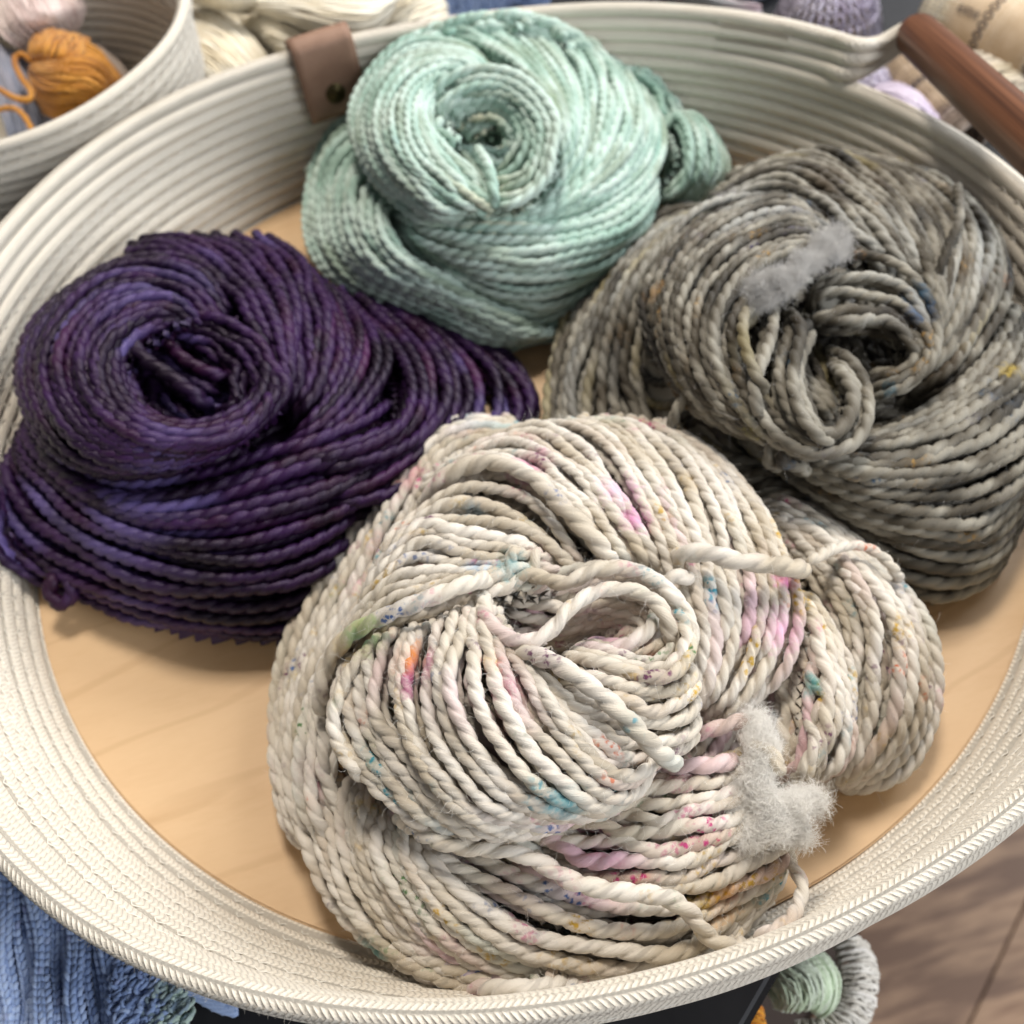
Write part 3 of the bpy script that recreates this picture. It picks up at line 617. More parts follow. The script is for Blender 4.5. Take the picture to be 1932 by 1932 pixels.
# ---- cream speckled skein (front)
RW = [
#l
 ['crest', 'd1.4', ['A',(900,30,2.5),(740,15,2.5),(600,60,2.5),(480,190,2.3),(330,370,2.2),(220,590,2),(120,780,1.8),(55,980,1.6),(25,1200,1.5),(35,1400,1.4),(80,1560,1.2),(170,1680,1),(220,1740,.9)],
  ['A',(940,70,3.5),(780,60,3.6),(640,120,3.6),(520,260,3.6),(420,450,3.5),(300,640,3.3),(190,850,3),(110,1050,2.8),(80,1250,2.6),(90,1420,2.3),(130,1560,2),(210,1690,1.6)],
  ['A',(900,110,4.5),(760,150,4.6),(640,240,4.6),(560,380,4.5),(460,540,4.4),(370,700,4.3),(260,860,4),(180,1040,3.8),(150,1220,3.6),(140,1400,3.2),(170,1540,2.8),(230,1650,2.4)],
  ['A',(720,250,5),(640,330,5),(540,430,5),(430,600,4.9),(350,760,4.8),(280,900,4.7),(220,1080,4.5),(220,1240,4.3),(200,1400,3.8),(220,1550,3.4),(260,1650,3)]],
#b
 ['d1.15', ['C',(780,1200,4.2),(940,1260,4.4),(1120,1340,4.4),(1330,1430,4.4),(1560,1490,4.1),(1780,1480,3.9),(1930,1430,3.7),'B',(1130,1420,3.2),(1210,1330,2.8)],
  ['C',(760,1220,4.2),(880,1370,4.6),(1040,1500,4.5),(1260,1600,4.3),(1500,1650,4.0),(1750,1650,3.7),'B',(940,1600,3.1),(1110,1500,2.7),(1200,1380,2.4)],
  ['C',(700,1160,4.2),(760,1330,4.5),(900,1500,4.3),(1080,1640,3.9),(1300,1720,3.5),(1560,1730,3.2),(1800,1680,3),'B',(1000,1640,2.4),(1130,1500,2.2),(1190,1410,2)],
  ['C',(620,1100,3.8),(640,1300,4),(740,1500,3.6),(900,1660,3.1),(1100,1760,2.7),(1350,1800,2.4),(1600,1780,2.3),'B',(800,1790,1.9),(1000,1690,1.7)],
  ['C',(520,960,3.4),(490,1200,3.2),(560,1420,2.9),(720,1620,2.6),(900,1735,2.8),(1150,1795,2.8),(1400,1790,2.6),(1600,1765,2.4)],
  ['C',(400,930,2.8),(340,1080,2.4),(360,1250,2),(430,1430,1.7),(560,1585,1.8),(760,1715,2),(950,1785,2.2),(1150,1812,2.2),(1400,1812,2)]],
 # lower right
 [['B',(640,1050,4.4),(760,1060,4.5),(900,1040,4.5),(1040,1010,4.3),(1100,1000,4)],
  ['B',(450,1230,4.6),(620,1160,5),(800,1140,5),(950,1110,4.8),(1100,1080,4.4)],
  ['B',(230,1270,4.6),(450,1290,5.1),(680,1320,5.1),(860,1290,5),(1000,1240,4.7),(1140,1190,4.3)],
  ['B',(190,1320,4.5),(380,1390,4.8),(620,1420,4.9),(850,1380,4.7),(1020,1310,4.4),(1170,1250,4)],
  ['B',(100,1400,4.2),(330,1500,4.3),(620,1540,4.3),(900,1480,4.1),(1100,1380,3.6),(1220,1290,3.3)]],
#b
 ['d1.15', ['B',(1100,130,3.2),(1200,220,3.5),(1290,330,3.8),(1370,450,4),(1400,560,3.8),(1390,680,3.2),(1350,800,2.5)],
  ['B',(1080,70,3.5),(1250,180,4),(1400,320,4.5),(1480,450,4.5),(1520,620,4),(1500,780,3.4),(1450,950,2.6),(1380,1100,2)],
  ['B',(1080,20,3),(1250,130,3.5),(1420,260,4),(1550,400,4.2),(1620,580,4),(1620,780,3.4),(1560,950,2.6),(1400,1130,1.6)],
  ['B',(1060,-20,2.2),(1280,90,2.6),(1440,210,2.8),(1600,370,2.8),(1710,530,2.5),(1740,720,2.2),(1720,900,1.6),(1620,1070,1),(1400,1165,.6)]],
 # loop in front of it
 [['B',(1150,600,3),(1165,760,3.6),(1165,900,3.6),(1150,1020,3.2),(1120,1080,3)],
  ['B',(1210,430,4.6),(1270,560,4.8),(1310,720,4.8),(1310,880,4.6),(1270,1020,4.2),(1210,1110,3.8)],
  ['B',(1225,375,4),(1320,490,4),(1390,650,4),(1415,800,3.8),(1400,980,3.4),(1350,1120,3)]],
#c
 ['crest', ['A',(950,75,5),(1100,40,5.6),(1250,90,6.3),(1390,260,6.8),(1480,440,6.8),(1540,620,6.3),'B',(800,480,6),(840,650,5.3),(835,850,4.5)],
  ['A',(1200,35,5),(1330,50,5.6),(1450,150,6.2),(1560,330,6.6),(1620,500,6.4),'B',(870,400,6.3),(900,560,5.9),(870,720,5.3),(800,900,4.6)],
  ['A',(1400,40,4.8),(1540,90,5.3),(1650,210,5.8),(1740,360,6.2),(1790,500,6.2),'B',(1030,400,6.1),(1020,560,5.7),(960,720,5.2),(840,890,4.5)],
  ['A',(1560,60,4.3),(1700,160,4.7),(1800,270,5),'B',(1090,110,5.4),(1150,230,5.7),(1200,360,5.8),(1215,500,5.5),(1160,680,5),(1070,810,4.5),(930,930,4),(820,960,3.8)]],
#c
 ['crest', ['A',(600,330,5.5),(700,235,6.2),(850,190,6.8),(1000,240,7.2),(1130,370,7.2),(1250,480,6.8),(1330,600,6)],
  ['A',(640,240,5.3),(760,165,6),(920,135,6.5),(1080,200,7),(1220,330,7),(1340,480,6.8),(1440,620,6)],
  ['A',(780,150,5),(900,80,5.7),(1050,50,6.2),(1220,150,6.7),(1360,310,7),(1450,480,6.8),(1520,650,5.8)]],
 # upper swirl
 [['A',(430,620,6),(480,470,6.3),(600,350,6.7),(770,280,7),(930,300,7.2),(1060,400,7.1),(1170,530,6.8),(1240,610,6.4)],
  ['A',(390,650,6.3),(480,500,6.8),(640,420,7.2),(820,450,7.4),(980,500,7.3),(1120,570,7),(1200,620,6.6)],
  ['A',(350,740,6.3),(430,620,6.9),(560,530,7.3),(720,540,7.5),(880,560,7.5),(1000,590,7.3),(1100,610,7)],
  ['A',(235,1100,5),(240,980,5.6),(310,870,6.4),(430,770,7.0),(600,700,7.4),(760,640,7.6),(880,600,7.6),(1050,590,7.4)]],
 # hole, deep strands
 [['A',(880,690,6.6),(1050,735,6.2),(1250,715,6.2),(1400,745,6.3),(1470,810,6.4),(1400,880,6.5),(1250,885,6.5)],
  ['A',(890,740,6),(1060,790,5.7),(1230,765,5.7),(1370,785,5.8),(1405,830,5.9),(1330,870,6)],
  ['A',(900,800,5.7),(1080,840,5.3),(1230,810,5.2),(1330,825,5.3),(1290,865,5.5)]],
 # ring round the hole
 [['A',(1110,900,7.9),(1280,950,8.2),(1450,990,8.1),(1570,960,7.9),(1620,860,7.6),(1590,740,7.4),(1500,640,7.2),(1360,580,7),(1180,590,6.9),(1020,620,6.8),(890,650,6.6)],
  ['A',(1160,860,6.8),(1300,900,7.1),(1440,920,7.2),(1530,860,7.2),(1550,770,7.1),(1480,690,6.9),(1370,640,6.8),(1220,650,6.5),(1060,680,6.2),(900,700,6)],
  ['A',(1200,860,5.8),(1320,880,6.2),(1430,870,6.3),(1500,810,6.3),(1480,750,6.2),(1400,710,6),(1250,710,5.8),(1080,720,5.6),(910,740,5.4)]],
 # lower swirl
 [['A',(340,880,6.3),(280,1000,6.2),(255,1150,6),(300,1290,6),(380,1390,6),(480,1460,6),(600,1540,5.8),(760,1575,5.6)],
  ['A',(480,790,7.0),(430,900,7.2),(440,1080,7.2),(500,1240,7.1),(600,1370,7),(720,1500,6.8),(860,1590,6.4),(1000,1580,6),(1120,1520,5.6)],
  ['A',(640,750,7.4),(590,880,7.8),(560,1040,7.9),(590,1200,7.8),(670,1360,7.6),(800,1480,7.3),(960,1530,6.8),(1110,1540,6.3),(1220,1500,5.8)],
  ['A',(780,690,7.5),(740,840,8.1),(710,1000,8.4),(740,1170,8.3),(840,1320,8.1),(960,1430,7.7),(1100,1490,7.1),(1250,1500,6.5),(1370,1450,5.9)],
  ['A',(860,700,7.5),(840,850,8.1),(880,1000,8.5),(950,1150,8.5),(1060,1300,8.2),(1180,1420,7.7),(1310,1470,7),(1400,1430,6.4),(1440,1340,6)],
  ['A',(880,860,7.7),(960,940,8.2),(1050,1060,8.5),(1150,1190,8.4),(1250,1300,8),(1350,1360,7.4),(1440,1340,6.8),(1490,1260,6.3)]],
 # right swirl
 [['A',(900,860,7.8),(1080,950,8.2),(1240,1010,8.3),(1420,1050,8),(1560,1030,7.4),(1640,950,6.8)],
  ['A',(890,880,7.7),(1130,1040,8.2),(1300,1110,8),(1450,1120,7.7),(1580,1110,7.2),(1660,1030,6.5)],
  ['A',(900,900,7.6),(1120,1080,8.1),(1300,1190,7.7),(1430,1210,7.2),(1540,1200,6.9),(1610,1160,6.4),(1630,1100,5.8)],
  ['A',(910,930,7.5),(1100,1120,8.1),(1260,1240,7.7),(1400,1290,6.9),(1520,1280,6.4),(1600,1230,5.8),(1610,1170,5.3)]],
]
SW = [
 (['A',(600,340,5.9),(700,230,6.8),(850,185,7.4),(1000,235,7.8),(1100,330,7.9),(1200,430,7.6),(1280,520,7.1),(1320,590,6.4)], 1.45),
 (['A',(210,1130,5.6),(215,1020,6.0),(250,920,6.5),(330,830,7.2),(450,765,7.9),(600,705,8.3),(740,650,8.3),(850,620,8.0)], 1.3),
 (['A',(420,860,7.2),(330,960,7),(275,1080,6.8),(258,1180,6.6),(300,1290,6.4),(370,1380,6.3)], 1.0),
 (['A',(820,680,7.8),(845,790,8.1),(960,862,8.4),(1070,825,8.4),(1150,735,8.4),(1260,670,8.2),(1390,668,8.1),(1490,730,8),(1525,820,7.7),(1530,900,7.2)], 1.15),
 (['A',(1270,905,7),(1390,860,7.4),(1460,800,7.4),(1480,750,7)], 1.1),
 (['A',(890,840,7.0),(960,890,8.2),(1090,940,8.8),(1200,1010,9.0),(1310,1100,8.9),(1420,1210,8.4),(1490,1280,7.7),(1560,1330,7.2)], 1.3),
 (['A',(880,640,7.2),(1000,610,7.5),(1130,640,7.6),(1250,590,7.7),(1380,590,7.6),(1500,650,7.6),(1580,750,7.6)], 1.15),
 (['A',(500,1520,4.4),(560,1565,5.3),(640,1610,5.8),(760,1640,5.9),(900,1650,5.9),(1030,1690,5.8),(1150,1760,5.6),(1300,1800,5.4),'B',(620,1530,5.2),(720,1550,5),(800,1600,4.6),(870,1690,4),(960,1735,3.8),(1010,1720,3.6)], 1.2),
 (['B',(1170,1330,2.6),(1185,1420,3),(1225,1490,3.2),(1215,1570,3.4),(1180,1630,3.8),(1120,1670,4),(1050,1700,4)], .95),
 (['B',(745,262,7.2),(850,245,7.4),(980,275,7.5),(1110,290,7.2),(1235,310,6.5)], 1.5),
 (['B',(1240,285,6),(1290,260,5.6),(1350,230,5.2),(1450,220,4.9),(1540,270,4.6),(1600,350,4)], .9),
 (['B',(700,370,6.6),(750,335,7),(800,345,6.8)], 1.1),
 (['B',(820,935,4.9),(900,910,5.2),(1000,880,5.2),(1070,890,5)], 1.1),
 (['B',(700,1060,4.8),(820,1050,5.2),(900,1045,5.2),(970,1030,5)], 1.2),
 (['B',(1010,940,5),(1070,980,5.2),(1120,1020,5.3),(1140,1070,5.2)], 1.2),
]
print('white'); cw = at(1080, 1350, 0)
white = build_skein('yarn_skein', 'cream skein speckled pink, teal and yellow, in front with a frayed tuft', 'A', cw, .0022, MW, RW, SW, fuzz=13000, nv=12, dens=1.03)
ow = -np.array([cw[0], cw[1], 0])
def bp_(x, y, z, o='B'): a, b = ORG[o]; return at(a+x/2, b+y/2, z*.01)
tuft('frayed_tuft', [bp_(1000,1170,4.7), bp_(1060,1120,5), bp_(1100,1190,5), bp_(1180,1200,4.8), bp_(1240,1180,4.4), bp_(1120,1260,4.8), bp_(1040,1280,4.6), bp_(1190,1280,4.3), bp_(1070,1060,5.1), bp_(1090,1000,5.2), bp_(1060,930,5.2), bp_(970,1190,4.6)], .0036, 34000, MFZ['w'], white, ow)

# ---- grey skein (right)
RG_ = [
 ['d1.3', [(760,240,2),(560,290,1.6),(400,400,1.5),(280,560,1.4),(195,740,1.3),(155,920,1.2),(150,1080,1),(180,1200,.8)],
  [(760,280,3.5),(600,350,3.5),(450,480,3.5),(350,640,3.3),(280,800,3),(240,950,2.6),(240,1100,2.2),(280,1220,1.8)],
  [(700,330,4.5),(560,430,4.6),(480,540,4.3),(430,680,3.8),(400,820,3.2),(400,960,2.6),(430,1100,2.2),(480,1230,1.8)],
  [(600,470,4),(520,600,3.8),(490,720,3.2),(490,840,2.6),(520,960,2.2),(580,1080,2),(640,1200,2)]],
 ['crest', 'd1.2', [(760,250,5),(900,190,5.5),(1060,190,6),(1200,260,6.4),(1320,370,6.5),(1420,450,6.0)],
  [(800,190,4.5),(960,110,5),(1130,110,5.6),(1290,210,6.1),(1420,340,6.3),(1510,480,6),(1560,600,5.5)],
  [(900,110,4),(1050,65,4.5),(1220,70,5),(1390,190,5.6),(1500,330,6),(1570,480,6),(1600,640,5.6),(1610,720,5)],
  [(1180,60,3.8),(1350,90,4.4),(1500,180,5),(1610,300,5.6),(1650,430,5.8),(1640,570,5.7),(1620,700,5.2),(1590,800,4.7)],
  [(1450,95,3.6),(1600,160,4.1),(1710,270,4.7),(1760,400,5),(1750,530,5.2),(1700,670,5),(1640,780,4.7),(1560,900,4.2)],
  [(1650,190,3),(1780,300,3.5),(1860,430,4),(1880,560,4.3),(1830,690,4.4),(1740,810,4.3),(1640,920,4),(1520,1010,3.6)]],
 ['d1.3', [(1890,600,3.5),(1800,800,4),(1680,930,4.2),(1550,1020,4),(1440,1060,3.8),(1360,1060,3.5)],
  [(1960,660,3.5),(1900,830,4.2),(1760,960,4.7),(1600,1060,4.9),(1450,1120,4.9),(1330,1150,4.7),(1200,1190,4.3)],
  [(2010,800,3.5),(1950,980,4.3),(1800,1110,5),(1600,1200,5.3),(1400,1230,5.3),(1220,1220,5),(1050,1180,4.6),(900,1130,4.2)],
  [(2030,1000,3),(1960,1180,3.8),(1800,1290,4.5),(1580,1340,4.9),(1350,1320,4.9),(1150,1250,4.6),(980,1170,4.2),(820,1080,3.8)],
  [(1990,1200,2.4),(1920,1330,3),(1800,1440,3.6),(1620,1480,3.9),(1400,1440,3.9),(1180,1340,3.7),(980,1220,3.4),(800,1080,3)],
  [(1940,1350,1.8),(1890,1480,2),(1790,1590,2.2),(1640,1620,2.4),(1450,1560,2.6),(1250,1430,2.6),(1030,1280,2.5),(820,1120,2.3),(700,1000,2)],
  [(1900,1430,1),(1860,1560,1),(1770,1680,1),(1620,1740,1),(1460,1690,1),(1290,1560,1),(1080,1390,1),(850,1220,1),(700,1080,1)]],
 [[(1200,270,6),(1000,215,6),(820,240,6),(650,330,6),(540,470,5.8),(480,620,5.6),(520,760,5.4),(590,900,5.2),(680,1020,5),(800,1100,4.8),(900,1140,4.6)],
  [(1210,330,7),(1030,300,7.2),(860,350,7.3),(720,450,7.3),(640,580,7.2),(620,720,7),(650,870,6.7),(730,1000,6.3),(850,1100,5.9),(1000,1170,5.5)],
  [(1200,420,7.4),(1060,430,7.8),(930,490,7.9),(840,580,7.9),(780,700,7.8),(780,830,7.5),(830,960,7),(920,1080,6.5),(1060,1180,6),(1180,1180,5.7)],
  [(1120,540,7),(1000,560,7.3),(910,620,7.5),(860,720,7.5),(880,860,7.2),(940,1000,6.8),(1040,1110,6.3),(1140,1150,6)]],
 [[(1080,560,6.5),(1180,480,6.8),(1330,450,7),(1470,500,7),(1570,600,6.9),(1610,720,6.6),(1580,850,6.2),(1480,940,5.8),(1370,980,5.5)],
  [(1120,700,6.2),(1250,690,6.5),(1390,690,6.5),(1500,760,6.4),(1530,820,6.1),(1480,880,5.8),(1380,910,5.5)],
  [(1150,760,5),(1250,740,5),(1370,740,5),(1450,790,4.8),(1440,850,4.6),(1350,870,4.5)]],
 [[(960,680,6.8),(930,800,7),(920,940,7),(960,1060,6.8),(1060,1150,6.6),(1180,1190,6.4),(1290,1150,6.4),(1340,1040,6.4),(1330,930,6.3),(1270,840,6),(1200,790,5.6)],
  [(1100,680,6.8),(1080,800,7.1),(1080,920,7.1),(1110,1040,6.9),(1170,1120,6.7),(1240,1110,6.6),(1280,1020,6.5),(1260,920,6.2),(1210,850,5.8)]],
 [[(1000,700,5.6),(1050,850,5.4),(1120,950,5.3),(1200,1050,5.2)],[(1150,700,4.9),(1180,850,4.8),(1220,950,4.8),(1260,1050,4.8)],[(1300,700,4.4),(1350,820,4.2),(1380,900,4.2),(1380,980,4.2)]],
]
SG = [
 ([(880,630,7.6),(870,740,8),(900,850,7.9),(960,960,7.6)], 1.05), ([(1040,650,7.2),(1090,720,7.4),(1070,830,7.5),(1060,930,7.4),(1090,1040,7.2),(1150,1120,7),(1210,1160,6.8)], 1.1),
 ([(990,640,7.2),(980,740,7.5),(950,830,7.6),(915,930,7.5),(930,1050,7.2)], 1.0), ([(1040,230,6.6),(1100,270,6.8),(1130,330,6.9)], 1.1),
 ([(660,960,5.6),(620,1030,5.2),(600,1090,4.6)], 1.0), ([(1680,180,5.4),(1690,300,6),(1640,420,6.2),(1600,540,6.1)], .9),
]
print('grey'); cg = at(1700, 800, 0); cg = at(1600, 830, 0)
grey = build_skein('yarn_skein', 'grey brown skein with a pale fluffy tuft, beside the wooden handle', 'G', cg, .0022, MG, RG_, SG, fz='g', zs=1.02, fuzz=4000, dens=1.06, ppb=5, nv=10)
tuft('frayed_tuft', [bp_(*q, o='G') for q in ((900,580,8.0),(950,540,8.3),(1010,520,8.4),(1070,520,8.3),(1130,470,8.1),(1190,430,8.1),(1235,390,7.8),(930,610,7.8),(1030,560,8.2),(980,590,8.0),(1160,400,8.1),(1210,370,7.9),(1090,470,8.3),(1220,440,7.6))], .0028, 20000, MFZ['g'], grey, -np.array([cg[0], cg[1], 0]))

# ---- purple skein (left)
RP = [
 ['crest', 'd1.2', [(1300,310,1.8),(1420,430,2.8),(1520,560,3.6),(1560,680,4.2),(1520,800,4.6),(1400,880,4.9),(1250,930,5),(1080,970,5)],
  [(1440,355,1.6),(1560,460,2.4),(1640,580,3),(1660,700,3.4),(1600,830,3.8),(1500,920,4.2),(1350,990,4.5),(1150,1030,4.6)],
  [(1600,410,1.4),(1720,520,1.8),(1790,640,2.2),(1790,760,2.6),(1700,880,2.8),(1560,1000,3.4),(1400,1080,3.8),(1150,1130,4)],
  [(1720,450,1),(1860,560,1.2),(1950,660,1.3),(1960,780,1.4),(1880,880,1.4),(1700,980,1.6),(1500,1100,2.6),(1200,1200,3.3)],
  [(1820,490,.6),(1930,560,.6),(2010,680,.6),(2020,790,.6),(1960,870,.6),(1800,960,.8),(1560,1100,1.8),(1250,1250,2.6)]],
 ['d1.25', [(1500,700,4.6),(1350,790,5),(1150,860,5.2),(950,930,5.1),(750,990,4.8),(550,1020,4.6),(350,990,4.4),(200,910,4.2),(110,800,4)],
  [(1550,800,4),(1350,900,4.6),(1100,970,5),(850,1060,4.9),(600,1110,4.7),(400,1080,4.5),(230,980,4.2),(110,850,4)],
  [(1500,950,3.6),(1250,1080,4.4),(950,1170,4.7),(680,1200,4.6),(450,1150,4.4),(270,1050,4.1),(130,900,3.8),(60,780,3.4)],
  [(1400,1130,3.2),(1150,1270,3.8),(880,1330,4.1),(620,1300,4),(400,1220,3.8),(220,1100,3.4),(90,960,3),(30,820,2.6)],
  [(1320,1330,2.6),(1080,1420,3),(830,1440,3.2),(580,1410,3.1),(370,1330,2.9),(190,1220,2.6),(50,1080,2.3),(-20,900,2)],
  [(1250,1480,1.8),(1050,1530,1.9),(800,1530,2),(570,1500,2),(370,1430,1.9),(190,1350,1.7),(30,1230,1.5),(-60,1020,1.3)],
  [(1200,1580,.9),(950,1600,.9),(720,1570,.9),(500,1530,.9),(330,1465,.9),(150,1390,.9),(-20,1270,.9),(-120,1050,.9)]],
 ['crest', 'd1.15', [(500,150,4.8),(640,140,5.2),(780,210,5.6),(880,310,5.8),(960,420,5.9),(1020,540,5.7),(1060,650,5.2)],
  [(560,105,4.2),(720,115,4.8),(880,200,5.4),(980,320,5.8),(1040,450,6),(1075,590,5.7),(1090,720,5)],
  [(860,88,3.8),(980,140,4.4),(1070,270,5),(1110,420,5.5),(1120,560,5.6),(1110,680,5.2),(1090,760,4.8)],
  [(1030,105,3.2),(1120,180,3.8),(1180,310,4.6),(1200,450,5.1),(1190,580,5.2),(1150,690,5),(1100,780,4.7)],
  [(1190,250,3),(1270,350,3.6),(1310,470,4.4),(1310,590,4.8),(1260,700,5),(1180,790,5),(1090,860,4.9)],
  [(1300,330,2.4),(1400,420,3),(1460,530,3.8),(1450,640,4.4),(1370,740,4.8),(1260,830,5),(1130,890,5),(980,930,4.9)]],
 [[(600,380,6),(760,390,6.3),(900,430,6.4),(1010,520,6.3),(1060,640,6.1),(1030,750,5.8),(940,820,5.5)],
  [(540,440,5.6),(680,460,5.8),(800,500,5.9),(880,570,5.9),(910,650,5.8),(880,720,5.5),(800,760,5.3)]],
 [[(490,520,4.4),(560,560,4.4),(660,640,4.4),(790,740,4.4)],[(560,450,4.6),(660,500,4.5),(760,560,4.4),(870,610,4.4)]],
 [[(900,330,5.5),(760,200,5.8),(600,160,5.8),(430,190,5.7),(260,290,5.6),(120,430,5.5),(60,600,5.3),(100,760,5.2),(200,900,5),(350,980,4.8),(520,1000,4.8),(680,960,4.8),(850,900,4.8)],
  [(820,380,6.6),(700,280,6.9),(560,250,7),(400,280,7),(270,380,7),(190,510,7),(190,650,6.9),(260,790,6.7),(380,890,6.5),(540,940,6.4),(700,930,6.3),(860,880,6.1),(990,800,5.9)],
  [(700,400,6.8),(600,380,7.1),(490,420,7.3),(400,510,7.4),(370,610,7.4),(410,720,7.3),(500,810,7.1),(640,870,6.9),(780,870,6.8),(920,820,6.6),(1020,720,6.4),(1050,600,6.2)],
  [(640,390,6.2),(540,420,6.5),(470,490,6.7),(450,590,6.8),(490,690,6.8),(590,770,6.7),(720,800,6.6),(860,770,6.5),(960,690,6.3),(990,580,6.1),(930,480,6)]],
]
SP = [([(480,460,6.8),(540,550,6.6),(640,620,6.5),(720,680,6.4),(790,730,6)], 1.3), ([(600,470,5.8),(700,560,5.8),(800,610,5.7),(870,620,5.4)], 1.15), ([(560,560,5.6),(640,650,5.6),(740,700,5.4)], 1.1),
 ([(200,1370,2),(190,1440,1.4),(230,1480,1.2),(270,1450,1.4),(260,1380,2)], 1.25), ([(650,440,5.6),(760,510,5.6),(860,580,5.4)], 1.1), ([(520,130,5),(620,120,5.2),(740,180,5.6),(860,280,5.9)], 1.1)]
print('purple'); cp_ = at(450, 900, 0)
purple = build_skein('yarn_skein', 'dark purple skein coiled at the left side of the basket', 'P', cp_, .0024, MP, RP, SP, fz='p', fuzz=900, dens=1.06, ppb=5, nv=10)

# ---- mint skein (back)
RM = [
 [[(1280,240,2.5),(1360,330,2.6),(1390,450,2.6),(1400,600,2)],[(1330,270,1.5),(1440,370,1.8),(1500,470,2),(1480,620,1.8)]],
 [[(1390,520,2.4),(1450,440,3),(1510,520,3.4),(1500,630,3),(1450,720,2.2),(1380,760,1.5)],[(1400,460,2),(1510,440,2.4),(1590,530,2.6),(1600,640,2.2),(1540,740,1.5),(1450,780,1)],[(1410,430,1.2),(1530,450,1.2),(1620,560,1.2),(1635,660,1),(1590,750,.8),(1480,790,.6)]],
 ['d1.3', [(230,380,2),(120,540,1.6),(65,700,1.4),(60,850,1.2),(100,980,1.1),(190,1080,1),(340,1160,.9),(500,1210,.8),(650,1280,.8),(870,1315,.7)],
  [(260,500,3),(160,640,2.8),(140,780,2.6),(170,920,2.4),(270,1040,2.2),(420,1110,2),(580,1180,1.8),(750,1260,1.5),(950,1290,1.2)],
  [(300,610,4),(240,700,3.8),(230,820,3.6),(280,950,3.3),(380,1040,3),(520,1100,2.7),(680,1180,2.3),(850,1250,1.8),(1000,1270,1.4)],
  [(370,720,4.5),(330,780,4.3),(340,870,4.1),(400,960,3.8),(490,1030,3.5),(610,1090,3),(760,1160,2.5),(900,1220,2)]],
 ['d1.2', [(1390,600,3.2),(1290,720,3.7),(1120,810,4.2),(900,850,4.6),(680,850,4.7),(460,820,4.4)],
  [(1400,680,2.8),(1300,820,3.5),(1120,900,4.1),(900,930,4.5),(680,920,4.5),(500,880,4.3),(430,830,4)],
  [(1390,760,2.4),(1270,900,3),(1080,980,3.7),(860,1000,4),(660,980,4),(500,930,3.9),(420,860,3.7)],
  [(1350,850,1.8),(1200,1000,2.4),(1000,1080,2.9),(800,1080,3.2),(640,1030,3.3),(520,960,3.3),(430,880,3.2)],
  [(1280,950,1.2),(1130,1100,1.5),(950,1180,1.8),(800,1160,2.1),(680,1090,2.3),(560,1010,2.5),(460,930,2.6)],
  [(1180,1080,.8),(1050,1200,.8),(930,1270,.8),(820,1250,1),(700,1180,1.2),(600,1090,1.6),(500,1000,2)]],
 ['crest', 'd1.3', [(430,150,4.8),(560,120,5.3),(690,150,5.8),(800,210,6.2),(900,290,6.4),(990,390,6.4)],
  [(560,95,4.4),(700,90,5),(830,150,5.6),(930,250,6),(1000,370,6.2),(1030,490,6),(1010,610,5.5)],
  [(700,62,3.8),(830,75,4.4),(950,150,5),(1040,270,5.6),(1080,400,5.8),(1070,530,5.6),(1020,650,5.1),(960,740,4.8)],
  [(900,62,3.2),(1030,110,3.9),(1120,210,4.6),(1170,340,5.2),(1160,480,5.3),(1100,600,5.1),(1010,710,4.8),(900,790,4.6)],
  [(1140,195,2.6),(1240,260,3.3),(1300,380,4),(1300,510,4.4),(1240,620,4.6),(1120,720,4.8),(980,790,4.8),(820,830,4.8)],
  [(1270,260,2),(1360,360,2.6),(1400,490,3),(1380,630,3.3),(1300,740,3.7),(1150,830,4.1),(950,880,4.4),(720,870,4.6),(480,830,4.6)]],
 [[(620,470,5),(680,440,5),(750,440,4.9),(810,480,4.8),(820,530,4.6),(800,570,4.4),(770,580,4.2)],[(700,520,3.8),(740,500,3.6),(780,510,3.4),(790,540,3.3),(770,560,3.2)]],
 [[(760,230,5.8),(600,150,5.6),(450,150,5.4),(330,240,5.2),(240,380,5),(230,520,5),(290,650,5),(400,760,5),(500,830,4.9),(620,850,4.8)],
  [(740,260,6.6),(600,220,6.8),(460,250,6.9),(370,350,6.9),(340,480,6.8),(380,600,6.6),(470,710,6.4),(570,790,6.1),(680,810,5.8)],
  [(620,290,6.6),(540,300,6.9),(480,370,7.1),(470,480,7.1),(520,590,7),(610,690,6.7),(700,760,6.3),(760,800,5.9)],
  [(520,400,6.3),(530,500,6.4),(620,590,6.4),(720,690,6.1),(780,780,5.8)]],
 [[(510,400,6.5),(580,310,7),(690,260,7.3),(820,270,7.4),(930,340,7.3),(1000,450,7.1),(990,580,6.8),(960,680,6.4),(850,770,6),(740,790,5.8)],
  [(530,440,6.3),(590,370,6.7),(690,330,7),(800,335,7),(890,400,6.9),(940,490,6.8),(930,600,6.5),(890,680,6.2),(800,710,5.9),(760,700,5.8)],
  [(560,460,6),(610,410,6.3),(700,390,6.4),(780,400,6.4),(840,450,6.3),(860,530,6.1),(830,600,5.8),(790,640,5.5),(760,640,5.2)]],
]
SM = [([(700,560,6.2),(740,620,6.5),(760,700,6.4),(765,780,6)], 1.1), ([(170,540,2.6),(120,560,2),(70,640,1.6),(60,640,1.5)], 1.0), ([(1290,260,3.2),(1380,340,3),(1400,440,2.8)], 1.0)]
print('mint'); cm = at(970, 350, 0)
mint = build_skein('yarn_skein', 'pale mint green skein at the back of the basket beside the leather tag', 'M', cm, .0021, MM, RM, SM, deep=9.5, fz='m', zs=1.15, fuzz=1500, dens=1.0, ppb=4.6, nv=10)

